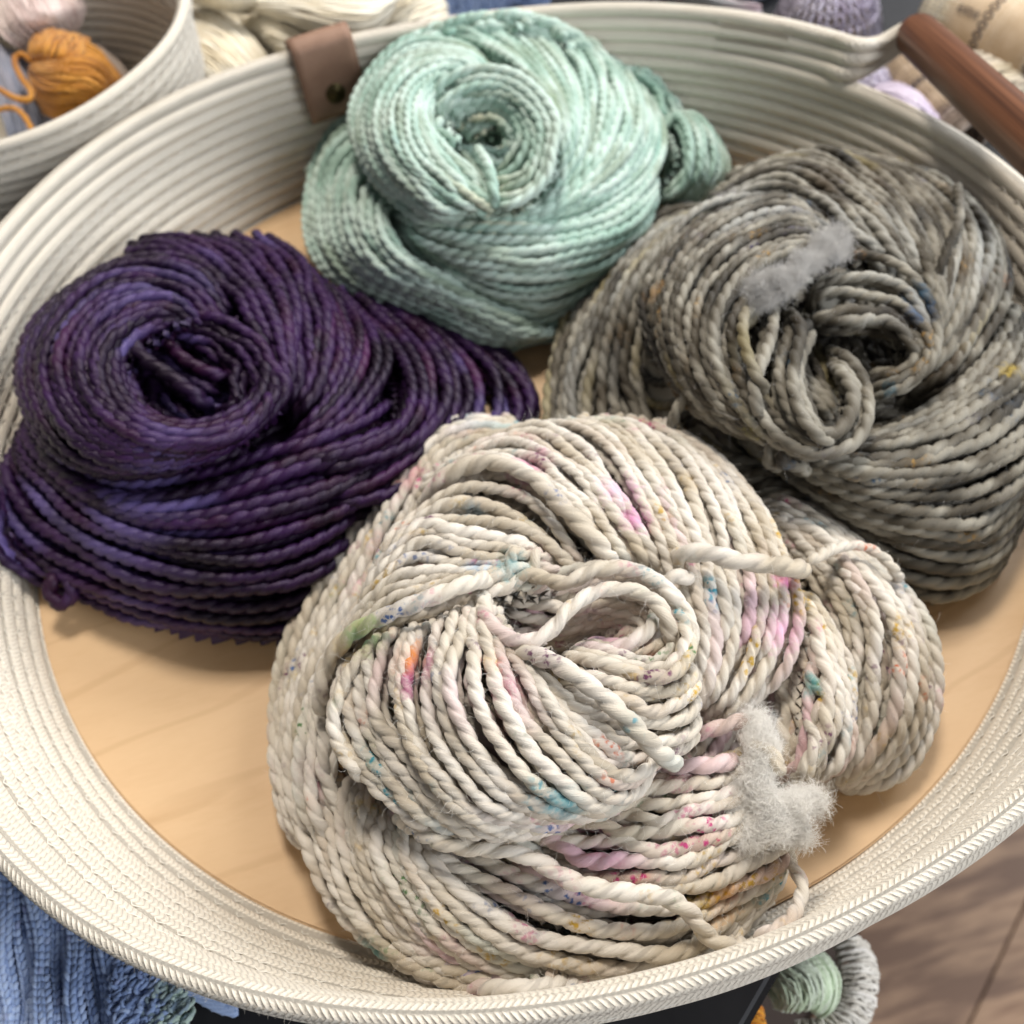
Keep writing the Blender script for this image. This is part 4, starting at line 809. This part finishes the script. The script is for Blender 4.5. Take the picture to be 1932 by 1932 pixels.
# ------------------------------------------------------------------ things around the basket
def small(label, mat, ribbons, r=.0011, singles=(), zs=1.0, zmin=TZ, group='smaller skeins around the basket', name='yarn_skein', cat_='yarn skein', riders=.05, dens=1.0):
    a = np.mean([at(q[0], q[1], q[2]*.01*zs) for g in ribbons for q in g[0]], 0) if False else at(ribbons[0][0][0][0], ribbons[0][0][0][1], 0)
    return build_skein(name, label, 'F', a, r, mat, ribbons, singles, zs=zs, nv=6, ppb=4, dens=dens, group=group, zmin=zmin, docore=False, riders=riders, cat_=cat_)
def ymat(name, a, b, c, rough=.7, speck=(), streaks=()):
    return yarn_mat(name, [(.30, lin(a)), (.45, lin(b)), (.6, lin(c))], speck, streaks, rough=rough, fibre=.2)
M_OCH = ymat('ochre_yarn', (150, 92, 22), (185, 122, 38), (200, 140, 56)); M_PINK = ymat('pale_pink_yarn', (208, 184, 178), (222, 202, 196), (230, 214, 208))
M_GB = ymat('blue_grey_yarn', (110, 116, 134), (138, 146, 166), (158, 158, 172)); M_TP = ymat('taupe_yarn', (120, 104, 94), (150, 134, 122), (165, 150, 138))
M_CR = ymat('undyed_cream_yarn', (222, 210, 184), (232, 223, 202), (238, 232, 216)); M_LV = ymat('lavender_yarn', (186, 172, 192), (205, 192, 210), (218, 208, 222))
M_PG = ymat('pale_green_yarn', (205, 224, 190), (222, 236, 208), (230, 240, 220)); M_WT = ymat('warm_white_yarn', (205, 198, 186), (225, 220, 210), (235, 230, 222))
M_MC = ymat('pastel_mixed_yarn', (150, 150, 150), (175, 175, 178), (190, 182, 180), streaks=[(lin((120, 190, 190)), .5, .9), (lin((60, 80, 150)), .56, .9), (lin((170, 120, 130)), .54, .9)])
M_ST = ymat('cream_brown_striped_yarn', (214, 200, 172), (228, 216, 192), (232, 222, 204), streaks=[(lin((140, 108, 76)), .53, .9), (lin((196, 140, 70)), .58, .8)])
M_OR = ymat('orange_yarn', (200, 120, 20), (220, 140, 30), (228, 155, 50))

b2 = thing('rope_basket', 'smaller cream rope basket behind at the top left holding ochre and pink skeins', 'basket', (-.196, .276, TZ), 'rope baskets')
make_basket(b2, (-.196, .276), .086, lambda th, f: .086+.014*np.clip(f, 0, 1.3)**.7+0*th, -.0035, .0745, 15, .00285, fine_top=False, steps=360)
IN = -.004
small('ochre skein with loose loops inside the smaller rope basket', M_OCH, [
 [[(75,62,4),(60,80,4.8),(55,108,4.8)],[(95,56,4.8),(78,85,6),(70,120,5.4)],[(125,58,5),(110,85,6.3),(98,118,6)],[(168,70,4.5),(155,95,5.6),(142,118,5.9)]],
 [[(105,108,5.2),(140,82,5.3),(172,88,5),(205,120,4.2),(238,165,3.2)],[(60,120,5.2),(100,125,6),(140,118,6.2),(175,125,5.6),(205,150,4.6),(228,185,3.5)],[(52,126,4.6),(80,142,5.6),(120,148,6),(160,147,5.7),(192,166,5),(205,200,3.6)],[(54,136,3.8),(70,170,4.8),(110,185,5.2),(150,182,5),(177,195,4.4),(180,220,3.5)],[(62,160,2.5),(78,200,3),(112,225,3.4),(150,227,3.4),(170,235,3)]]],
 r=.0012, zmin=IN, singles=[([(60,118,4.8),(45,104,5),(30,106,5),(28,122,5),(42,150,5),(58,172,5),(56,187,5),(30,186,5),(0,170,5),(-20,160,5)],1.5), ([(-10,208,4.6),(22,204,4.8),(44,218,4.8),(62,248,4.4)],1.4)])
small('pale pink skein behind the ochre skein in the smaller basket', M_PINK, [[[(-30,-20,3.6),(0,60,4.2),(50,100,3)],[(15,-40,5),(45,30,5.4),(90,75,3.6)],[(70,-40,5.4),(95,20,5.4),(125,62,3.4)],[(155,-40,3.4),(160,10,3.6),(150,60,2.6)]]], zmin=IN)
small('blue grey skein left of the ochre skein in the smaller basket', M_GB, [[[(-40,70,2.6),(-10,150,3),(10,230,2.6),(20,280,2)],[(0,80,3),(30,150,3.4),(50,220,3),(60,270,2.4)],[(40,100,2),(65,160,2),(85,220,1.6),(95,260,1)],[(70,110,.6),(95,170,.4),(110,230,.4),(115,260,.4)]]], zmin=IN)
small('taupe skein between the ochre skein and the basket wall', M_TP, [[[(150,75,2),(190,110,2.6),(215,150,2.2),(225,190,1.6)],[(180,80,1.4),(215,115,1.8),(238,150,1.4),(250,180,.8)],[(195,95,.4),(225,120,.4),(250,150,.3),(262,175,.2)]]], zmin=IN)

CG = 'cream skeins piled behind the basket'
small('cream skein beside the smaller basket, its strands fanning to the left', M_CR, [
 [[(350,10,.5),(400,18,2),(462,58,2.6),(502,110,2),(530,150,.4)],[(345,55,1.8),(400,78,3),(450,120,2.8),(490,155,1.8)],[(335,105,1.4),(380,130,2.6),(420,165,2.3),(450,190,1.4)],[(325,170,0),(360,195,1),(395,215,.6)]]], group=CG)
small('cream skein left of the leather tag with a twist in it', M_CR, [
 [[(448,34,1),(500,18,2.4),(560,26,3),(612,58,2.6),(655,95,1.6)],[(462,62,1.4),(510,58,3),(560,80,3.2),(600,112,2.6),(640,140,1.4)],[(488,102,.2),(520,112,1.4),(552,134,1.6),(590,160,.6)]]], group=CG)
small('cream skein lying on top of the cream pile above the leather tag', M_CR, [
 [[(520,-60,3),(620,-50,4.4),(720,-40,5),(800,-30,4)],[(470,4,3.4),(560,10,5),(640,24,5.4),(705,22,5.2),(760,-8,4.4)],[(488,26,2.4),(570,48,4.2),(640,70,4.2),(690,70,3.8),(740,30,3.4)]],
 [[(330,-40,3),(400,-50,4),(470,-40,4)],[(345,-15,3.2),(410,-8,4.6),(480,-8,4.6)],[(360,4,1.8),(420,20,2.8),(470,24,2.6)]]], group=CG)
small('cream skein right of the leather tag beside the blue knit', M_CR, [
 [[(690,90,.6),(700,40,2.6),(740,8,3.4),(830,-30,2.4)],[(700,112,.6),(740,70,2.4),(795,45,2.8),(850,22,2)],[(722,135,0),(780,112,1.2),(850,88,.8)]]], group=CG)
small('lowest cream skein of the pile, spread between the smaller basket and the blue knit', M_CR, [[[(330,-40,-.5),(480,-40,0),(620,-40,0),(860,-50,0)],[(330,50,-.6),(480,50,0),(620,60,0),(860,15,0)],[(335,120,-.7),(470,120,-.4),(640,130,-.4),(860,65,-.5)],[(340,215,-.9),(470,200,-.8),(640,170,-.8),(850,120,-.9)]]], group=CG, r=.0014)
small('pastel multicoloured skein behind the back rim', M_MC, [[[(1240,-30,2),(1300,-10,2.6),(1380,5,2.6),(1440,10,2)],[(1230,10,.4),(1300,30,1),(1380,50,1),(1450,60,.4)],[(1230,30,-.6),(1300,60,-.6),(1380,75,-.6),(1450,90,-.6)]]])
small('pale lavender skein under the wooden handle', M_LV, [[[(1650,150,-.3),(1700,155,.4),(1750,180,.4),(1790,230,-.3)],[(1640,175,.6),(1690,178,1.6),(1735,200,1.6),(1775,245,.6)],[(1620,200,.4),(1670,205,1.2),(1715,230,1.2),(1755,262,.2)],[(1600,225,-.8),(1650,235,-.6),(1700,260,-.6),(1730,280,-.8)]]])
small('cream and brown striped skein behind the wooden handle', M_ST, [[[(1700,60,-.6),(1780,48,0),(1870,40,.2),(1960,30,0)],[(1720,100,.2),(1800,86,1),(1890,76,1.2),(1980,60,1)],[(1760,150,.2),(1830,135,1),(1910,120,1.2),(2000,100,1)],[(1800,205,-.2),(1870,190,.4),(1940,172,.6),(2020,150,.4)],[(1830,250,-.9),(1900,232,-.9),(1960,215,-.9),(2030,190,-.9)]]], r=.0012)
small('pale green skein hanging below the table edge', M_PG, [
 [[(1520,1780,-9),(1565,1808,-8.6),(1585,1860,-8.6),(1572,1905,-9.2),(1545,1922,-10)],[(1478,1800,-8.5),(1530,1830,-8),(1548,1872,-8),(1530,1912,-8.6)],[(1450,1835,-8.8),(1480,1860,-8.3),(1492,1890,-8.4),(1480,1912,-9)],[(1446,1870,-9.5),(1455,1885,-9.3),(1462,1902,-9.5)]]], zmin=-.2, r=.0008, dens=.8, group='skeins hanging below the table edge')
small('greyish white looped skein behind the pale green one', M_WT, [
 [[(1570,1775,-10.2),(1610,1768,-10),(1640,1785,-11.2)],[(1580,1830,-10),(1630,1818,-9.8),(1658,1830,-11.2)],[(1580,1880,-10),(1620,1890,-9.8),(1650,1908,-11.2)],[(1550,1920,-10),(1580,1950,-10),(1605,1975,-11.2)],[(1500,1925,-10.2),(1508,1960,-10.2),(1515,1990,-11.2)]]], zmin=-.25, r=.0008, dens=.8, group='skeins hanging below the table edge')
small('bright orange skein end below the table edge', M_OR, [[[(1405,1905,-8),(1425,1895,-7.8),(1440,1905,-8)],[(1400,1935,-7.6),(1420,1932,-7.4),(1445,1940,-7.6)],[(1395,1970,-8),(1420,1970,-8),(1445,1970,-8)]]], zmin=-.2, group='skeins hanging below the table edge')
# hook that carries the hanging skeins
t = NT('black_metal'); M_BLK = t.out((.012, .012, .013, 1), .4, .5); t.b.inputs['Metallic'].default_value = .4
h0 = at(1540, 1850, -.10); hk = thing('skein_hook', 'thin black hook under the table edge carrying skeins', 'hook', tuple(h0))
Q, s_ = resample(np.array([[-.05, .12, TZ-.028-h0[2]], [-.04, .09, TZ-.040-h0[2]], [-.02, .05, .02], [-.01, .03, -.01], [.0, .01, -.016], [.004, -.004, -.016], [.004, -.008, -.010]]), n=40)
V, F, U = rope(Q, s_, .0016, plies=1, nv=8, pitch=1e9); new_obj('rod', np_mesh('rod', V, F, U), M_BLK, hk)

# crocheted lavender hat
def crochet(px, py, z, R, hgt, label):
    c = at(px, py, z); root = thing('crochet_hat', label, 'crochet hat', tuple(c))
    def srf(rho, a): e = min(rho, 1.0); return np.array([R*rho*math.cos(a)*(1 if rho <= 1 else 1/rho), R*rho*math.sin(a)*(1 if rho <= 1 else 1/rho), hgt*math.sqrt(max(0, 1-e*e*.97))-(max(0, rho-1))*R*1.2])
    parts = []
    for ring in range(1, 9):
        rho0, rho1 = .15*ring-.07, .15*ring+.10; n = 8+5*ring
        for k in range(n):
            a = 2*pi*(k+.5*(ring % 2))/n; da = 2*pi/n*.46
            P_ = np.array([srf(rho0, a-da*.5), srf((rho0+rho1)/2, a-da), srf(rho1, a-da*.4), srf(rho1, a+da*.4), srf((rho0+rho1)/2, a+da), srf(rho0, a+da*.5)]); P_[1:5, 2] += .0016*((k % 2)*.6+.4)
            Q, s_ = resample(P_, n=11); parts.append(rope(Q, s_, .0012, nv=6, ph=k, pitch=2.5, seed=.1*k))
    V, F, U = join(parts); o = new_obj('stitches', np_mesh('stitches', V, F, U), M_LV2, root); o['kind'] = 'stuff'
    bm = bmesh.new(); bmesh.ops.create_uvsphere(bm, u_segments=32, v_segments=16, radius=1)
    for v in bm.verts: v.co = Vector((v.co.x*(R-.004), v.co.y*(R-.004), v.co.z*(hgt-.005) if v.co.z > 0 else v.co.z*R*.22))
    me = bpy.data.meshes.new('stuffing'); bm.to_mesh(me); bm.free(); new_obj('stuffing', me, M_TP, root)
M_LV2 = ymat('lavender_crochet_yarn', (158, 148, 170), (180, 172, 192), (196, 190, 206))
crochet(1556, 62, -.006, .030, .030, 'crocheted lavender grey hat behind the back right rim')
crochet(1655, 175, -.008, .017, .014, 'small crocheted lavender piece under the handle cords')
# paper-banded rolls
t = NT('kraft_paper'); P = t.pos(); M_PAP = t.out(t.ramp(t.noise(P, 120, 3), [(.3, lin((192, 168, 138))), (.7, lin((206, 184, 156)))]), .8, .2)
t = NT('dark_print'); M_INK = t.out(lin((92, 84, 84)), .8, .2)
def banded(pa, pb, R, label, chain_at, text=None, inner=M_CR, band=(0.0, 1.0)):
    root = thing('banded_skein', label, 'banded skein', tuple((pa+pb)/2), 'paper banded skeins'); off = (pa+pb)/2; L = np.linalg.norm(pb-pa); ax = (pb-pa)/L
    Q, s_ = resample(np.array([pa-off, pb-off]), n=24); rr = R*(1-.10*np.linspace(-1, 1, 24)**6)
    V, F, U = rope(Q, s_, R, plies=1, nv=40, pitch=1e9, taper=False, radii=rr); parts = []
    N = unit(np.array([0, 0, 1.])-ax*ax[2]); B = np.cross(ax, N)
    for k in range(64):                                        # the yarn itself, strands lengthwise, showing at the ends
        a = 2*pi*k/64; d = N*math.cos(a)+B*math.sin(a); q = np.array([pa-off-ax*.012+d*R*.70, pa-off-ax*.004+d*R*.93, pb-off+ax*.004+d*R*.93, pb-off+ax*.012+d*R*.70]); Q2, s2 = resample(q, n=30)
        parts.append(rope(Q2, s2, .0011, nv=5, seed=rng.random()))
    V2, F2, U2 = join(parts); y = new_obj('yarn', np_mesh('yarn', V2, F2, U2), inner, root); y['kind'] = 'stuff'
    Vb = V.copy(); new_obj('paper_band', np_mesh('paper_band', Vb, F, U), M_PAP, root)
    parts = []
    for c0 in chain_at:                                        # printed chain border round the band
        for k in range(26):
            a0 = 2*pi*k/26; q = []
            for u in np.linspace(0, 2*pi, 9)[:-1]:
                a = a0+.085*math.sin(u); q.append(pa-off+ax*(c0*L+.0022*math.cos(u))+(N*math.cos(a)+B*math.sin(a))*(R+.0001))
            q.append(q[0]); q = np.array(q); parts.append(rope(q, np.arange(9)*.001, .0005, plies=1, nv=4, pitch=1e9, taper=False))
    V3, F3, U3 = join(parts); o = new_obj('printed_border', np_mesh('printed_border', V3, F3, U3), M_INK, root); o['kind'] = 'stuff'
    if text:
        fc = bpy.data.curves.new('lettering', 'FONT'); fc.body = text; fc.size = .008; fc.extrude = .00005; fc.materials.append(M_INK)
        tmp = bpy.data.objects.new('tmp', fc); C.objects.link(tmp); me = bpy.data.meshes.new_from_object(tmp.evaluated_get(bpy.context.evaluated_depsgraph_get())); bpy.data.objects.remove(tmp)
        o = bpy.data.objects.new('lettering', me); C.objects.link(o); o.parent = root; v = unit(CAM-(pa+pb)/2); a = math.atan2(v@B, v@N)*.9
        d = N*math.cos(a)+B*math.sin(a); X = ax; Y = np.cross(d, X); p = pa-off+ax*(chain_at[0]*L*.35)+d*(R+.0008)
        o.matrix_local = Matrix(((X[0], Y[0], d[0], p[0]), (X[1], Y[1], d[1], p[1]), (X[2], Y[2], d[2], p[2]), (0, 0, 0, 1)))
a_ = at(1800, 28, .012); b_ = at(1990, 110, .012); a_[2] = b_[2] = .012
banded(a_, b_, .021, 'cream skein in a beige paper band with printed chain border, top right corner', [.42, .95], 'ette')
a_ = at(1690, 118, .004); b_ = at(1810, 232, .004); a_[2] = b_[2] = .002
banded(a_, b_, .0125, 'taupe paper banded skein lying under the wooden handle', [.5], None, inner=M_TP)
# grey box
box('lid', .05, .04, .03, (lambda t: t.out(lin((150, 158, 170)), .6, .3))(NT('grey_card')), thing('card_box', 'plain blue grey card box behind the crocheted hat', 'box', tuple(at(1470, 10, TZ))), (0, .03, .0155), (0, 0, .3))

# blue knitted shawl, bottom left, stitch by stitch in columns
M_BL = ymat('blue_knit_yarn', (104, 124, 164), (134, 156, 198), (160, 180, 216), rough=.75, streaks=[(lin((92, 88, 138)), .57, .7)])
M_BG = ymat('blue_green_knit_yarn', (110, 130, 150), (140, 160, 172), (176, 196, 184), rough=.75)
def vstitch(c, X, Y, Z, w_, h_, r):
    out = []
    for sg in (-1, 1):
        q = np.array([c+X*sg*w_*.08-Y*h_*.55-Z*r*.5, c+X*sg*w_*.20-Y*h_*.2+Z*r*.5, c+X*sg*w_*.34+Y*h_*.25+Z*r*.6, c+X*sg*w_*.40+Y*h_*.62-Z*r*.4]); Q, s_ = resample(q, n=8)
        out.append(rope(Q, s_, r, nv=6, pitch=3.2, ph=rng.random()*6, radii=r*np.array([.5, .85, 1.05, 1.1, 1.1, 1.0, .8, .5]), taper=False, seed=rng.random()))
    return out
kp = at(100, 1800, TZ); shawl = thing('knitted_shawl', 'blue hand-knitted shawl with nubbly border in front of the basket, bottom left', 'shawl', tuple(kp))
so = -kp
for ci in range(24):
    parts = []; x0 = -80+ci*13.0
    if ci % 5 == 4: dz0 = -.0012
    else: dz0 = 0
    n = 34
    for k in range(n):
        y0 = 1500+k*14.5; px = x0+(y0-1560)*.05+3*math.sin(k*.5+ci); 
        edge = 1560+ (px)*.60
        if px > 30 and y0 < edge-40: continue
        c = at(px, y0, TZ+.004); c2 = at(px, y0-14, TZ+.004); cx = at(px+13, y0, TZ+.004)
        fz = .0022*math.sin(ci*1.25)+.0015*math.sin(k*.3+ci*.4)+dz0; Y = unit((c2-c)[None])[0]; X = unit((cx-c)[None])[0]; Z = np.array([0, 0, 1.]); c = c+Z*fz
        parts += vstitch(c+so, X, Y, Z, np.linalg.norm(cx-c), np.linalg.norm(c2-c)*1.0, .0010)
    if parts: V, F, U = join(parts); new_obj('stitch_column', np_mesh('stitch_column', V, F, U), M_BL, shawl)
def bobbles(n, fx, mat, name):
    parts = []
    for k in range(n):
        px, py = fx(); c = at(px, py, TZ+.005+rng.uniform(0, .003)); a = rng.uniform(0, 2*pi); R = rng.uniform(.0016, .003)
        u = np.linspace(0, rng.uniform(3.5, 6), 9)+a; q = c+so+np.stack([R*np.cos(u), R*np.sin(u)*.8, .0018*np.sin(u*1.5)+.001*rng.random()], 1); Q, s_ = resample(q, n=16)
        parts.append(rope(Q, s_, .0009, nv=6, pitch=2.8, seed=rng.random()))
    V, F, U = join(parts); o = new_obj(name, np_mesh(name, V, F, U), mat, shawl); o['kind'] = 'stuff'
def reg(): y = rng.uniform(1640, 1990); x = 205+rng.uniform(0, 95)*min(1, (y-1560)/260)+(y-1700)*.06; return x, y
bobbles(420, reg, M_BL, 'nubbly_border')
bobbles(90, lambda: (rng.uniform(0, 80)-10, rng.uniform(1560, 1625)), M_BL, 'nubbly_edge')
bobbles(130, lambda: (rng.uniform(285, 350), rng.uniform(1840, 1990)), M_BG, 'blue_green_corner')
bobbles(60, lambda: (rng.uniform(235, 330), rng.uniform(1775, 1850)), M_BL, 'nubbly_corner')
for k in range(7):
    y = k*5-14; g = np.array([at(225, 1815+y, TZ+.006), at(290, 1832+y*1.2, TZ+.007), at(360, 1862+y*1.1, TZ+.006), at(410, 1893+y*.8, TZ+.005), at(450, 1912+y*.25, TZ+.003)])+so
    Q, s_ = resample(g, step=.0008); V, F, U = rope(Q, s_, .0011, nv=6, pitch=3, seed=rng.random(), ph=k); new_obj('fringe', np_mesh('fringe', V, F, U), M_BL, shawl)
# backing so the fabric is not see-through
g = np.array([at(x, y, TZ+.0022) for x in (-120, 0, 120, 210, 250) for y in (1560+max(0, x)*.55, 1700, 1850, 2020)]).reshape(5, 4, 3)
V = g.reshape(-1, 3)+so; F = np.array([[i*4+j, (i+1)*4+j, (i+1)*4+j+1, i*4+j+1] for i in range(4) for j in range(3)]); V2 = V-np.array([0, 0, .002]); n_ = len(V)
new_obj('fabric_back', np_mesh('fabric_back', np.concatenate([V, V2]), np.concatenate([F, F[:, ::-1]+n_]), np.zeros((2*n_, 2))), M_BL, shawl)
# blue knit behind the back rim
kp2 = at(920, -20, TZ)+np.array([0, -.035, 0]); kn = thing('folded_knit', 'folded blue knit behind the back rim, right of the cream skeins', 'knitwear', tuple(kp2))
for ci in range(16):
    parts = []
    for k in range(14):
        c = kp2+np.array([(ci-8)*.0042, (k-7)*.0040+.03, .026+.004*math.sin(ci*.8)+.002*math.sin(k)]); parts += vstitch(c-kp2, np.array([1., 0, 0]), np.array([0, 1., 0]), np.array([0, 0, 1.]), .0042, .004, .0012)
        if k == 0:
            for q in range(6): parts += vstitch(c-kp2+np.array([0, -.001, -.0035*(q+1)]), np.array([1., 0, 0]), np.array([0, 0, 1.]), np.array([0, -1., 0]), .0042, .0036, .0012)
    V, F, U = join(parts); new_obj('stitch_column', np_mesh('stitch_column', V, F, U), M_BL, kn)
box('folded_layers', .072, .055, .026, M_BL, kn, (0, .033, .0075), bev=.004)
# stray cotton fibres on the rope rim
th = np.linspace(-pi*.93, -pi*.2, 900); ring = np.stack([rim_r(th)*np.cos(th), rim_r(th)*np.sin(th), np.full(900, H-.001)], 1)
add_fuzz('fuzz', [ring]*3, .0031, 9000, MFZ['c'], basket, np.array([0, 0, -TZ]), length=.0013, rad=.00003)
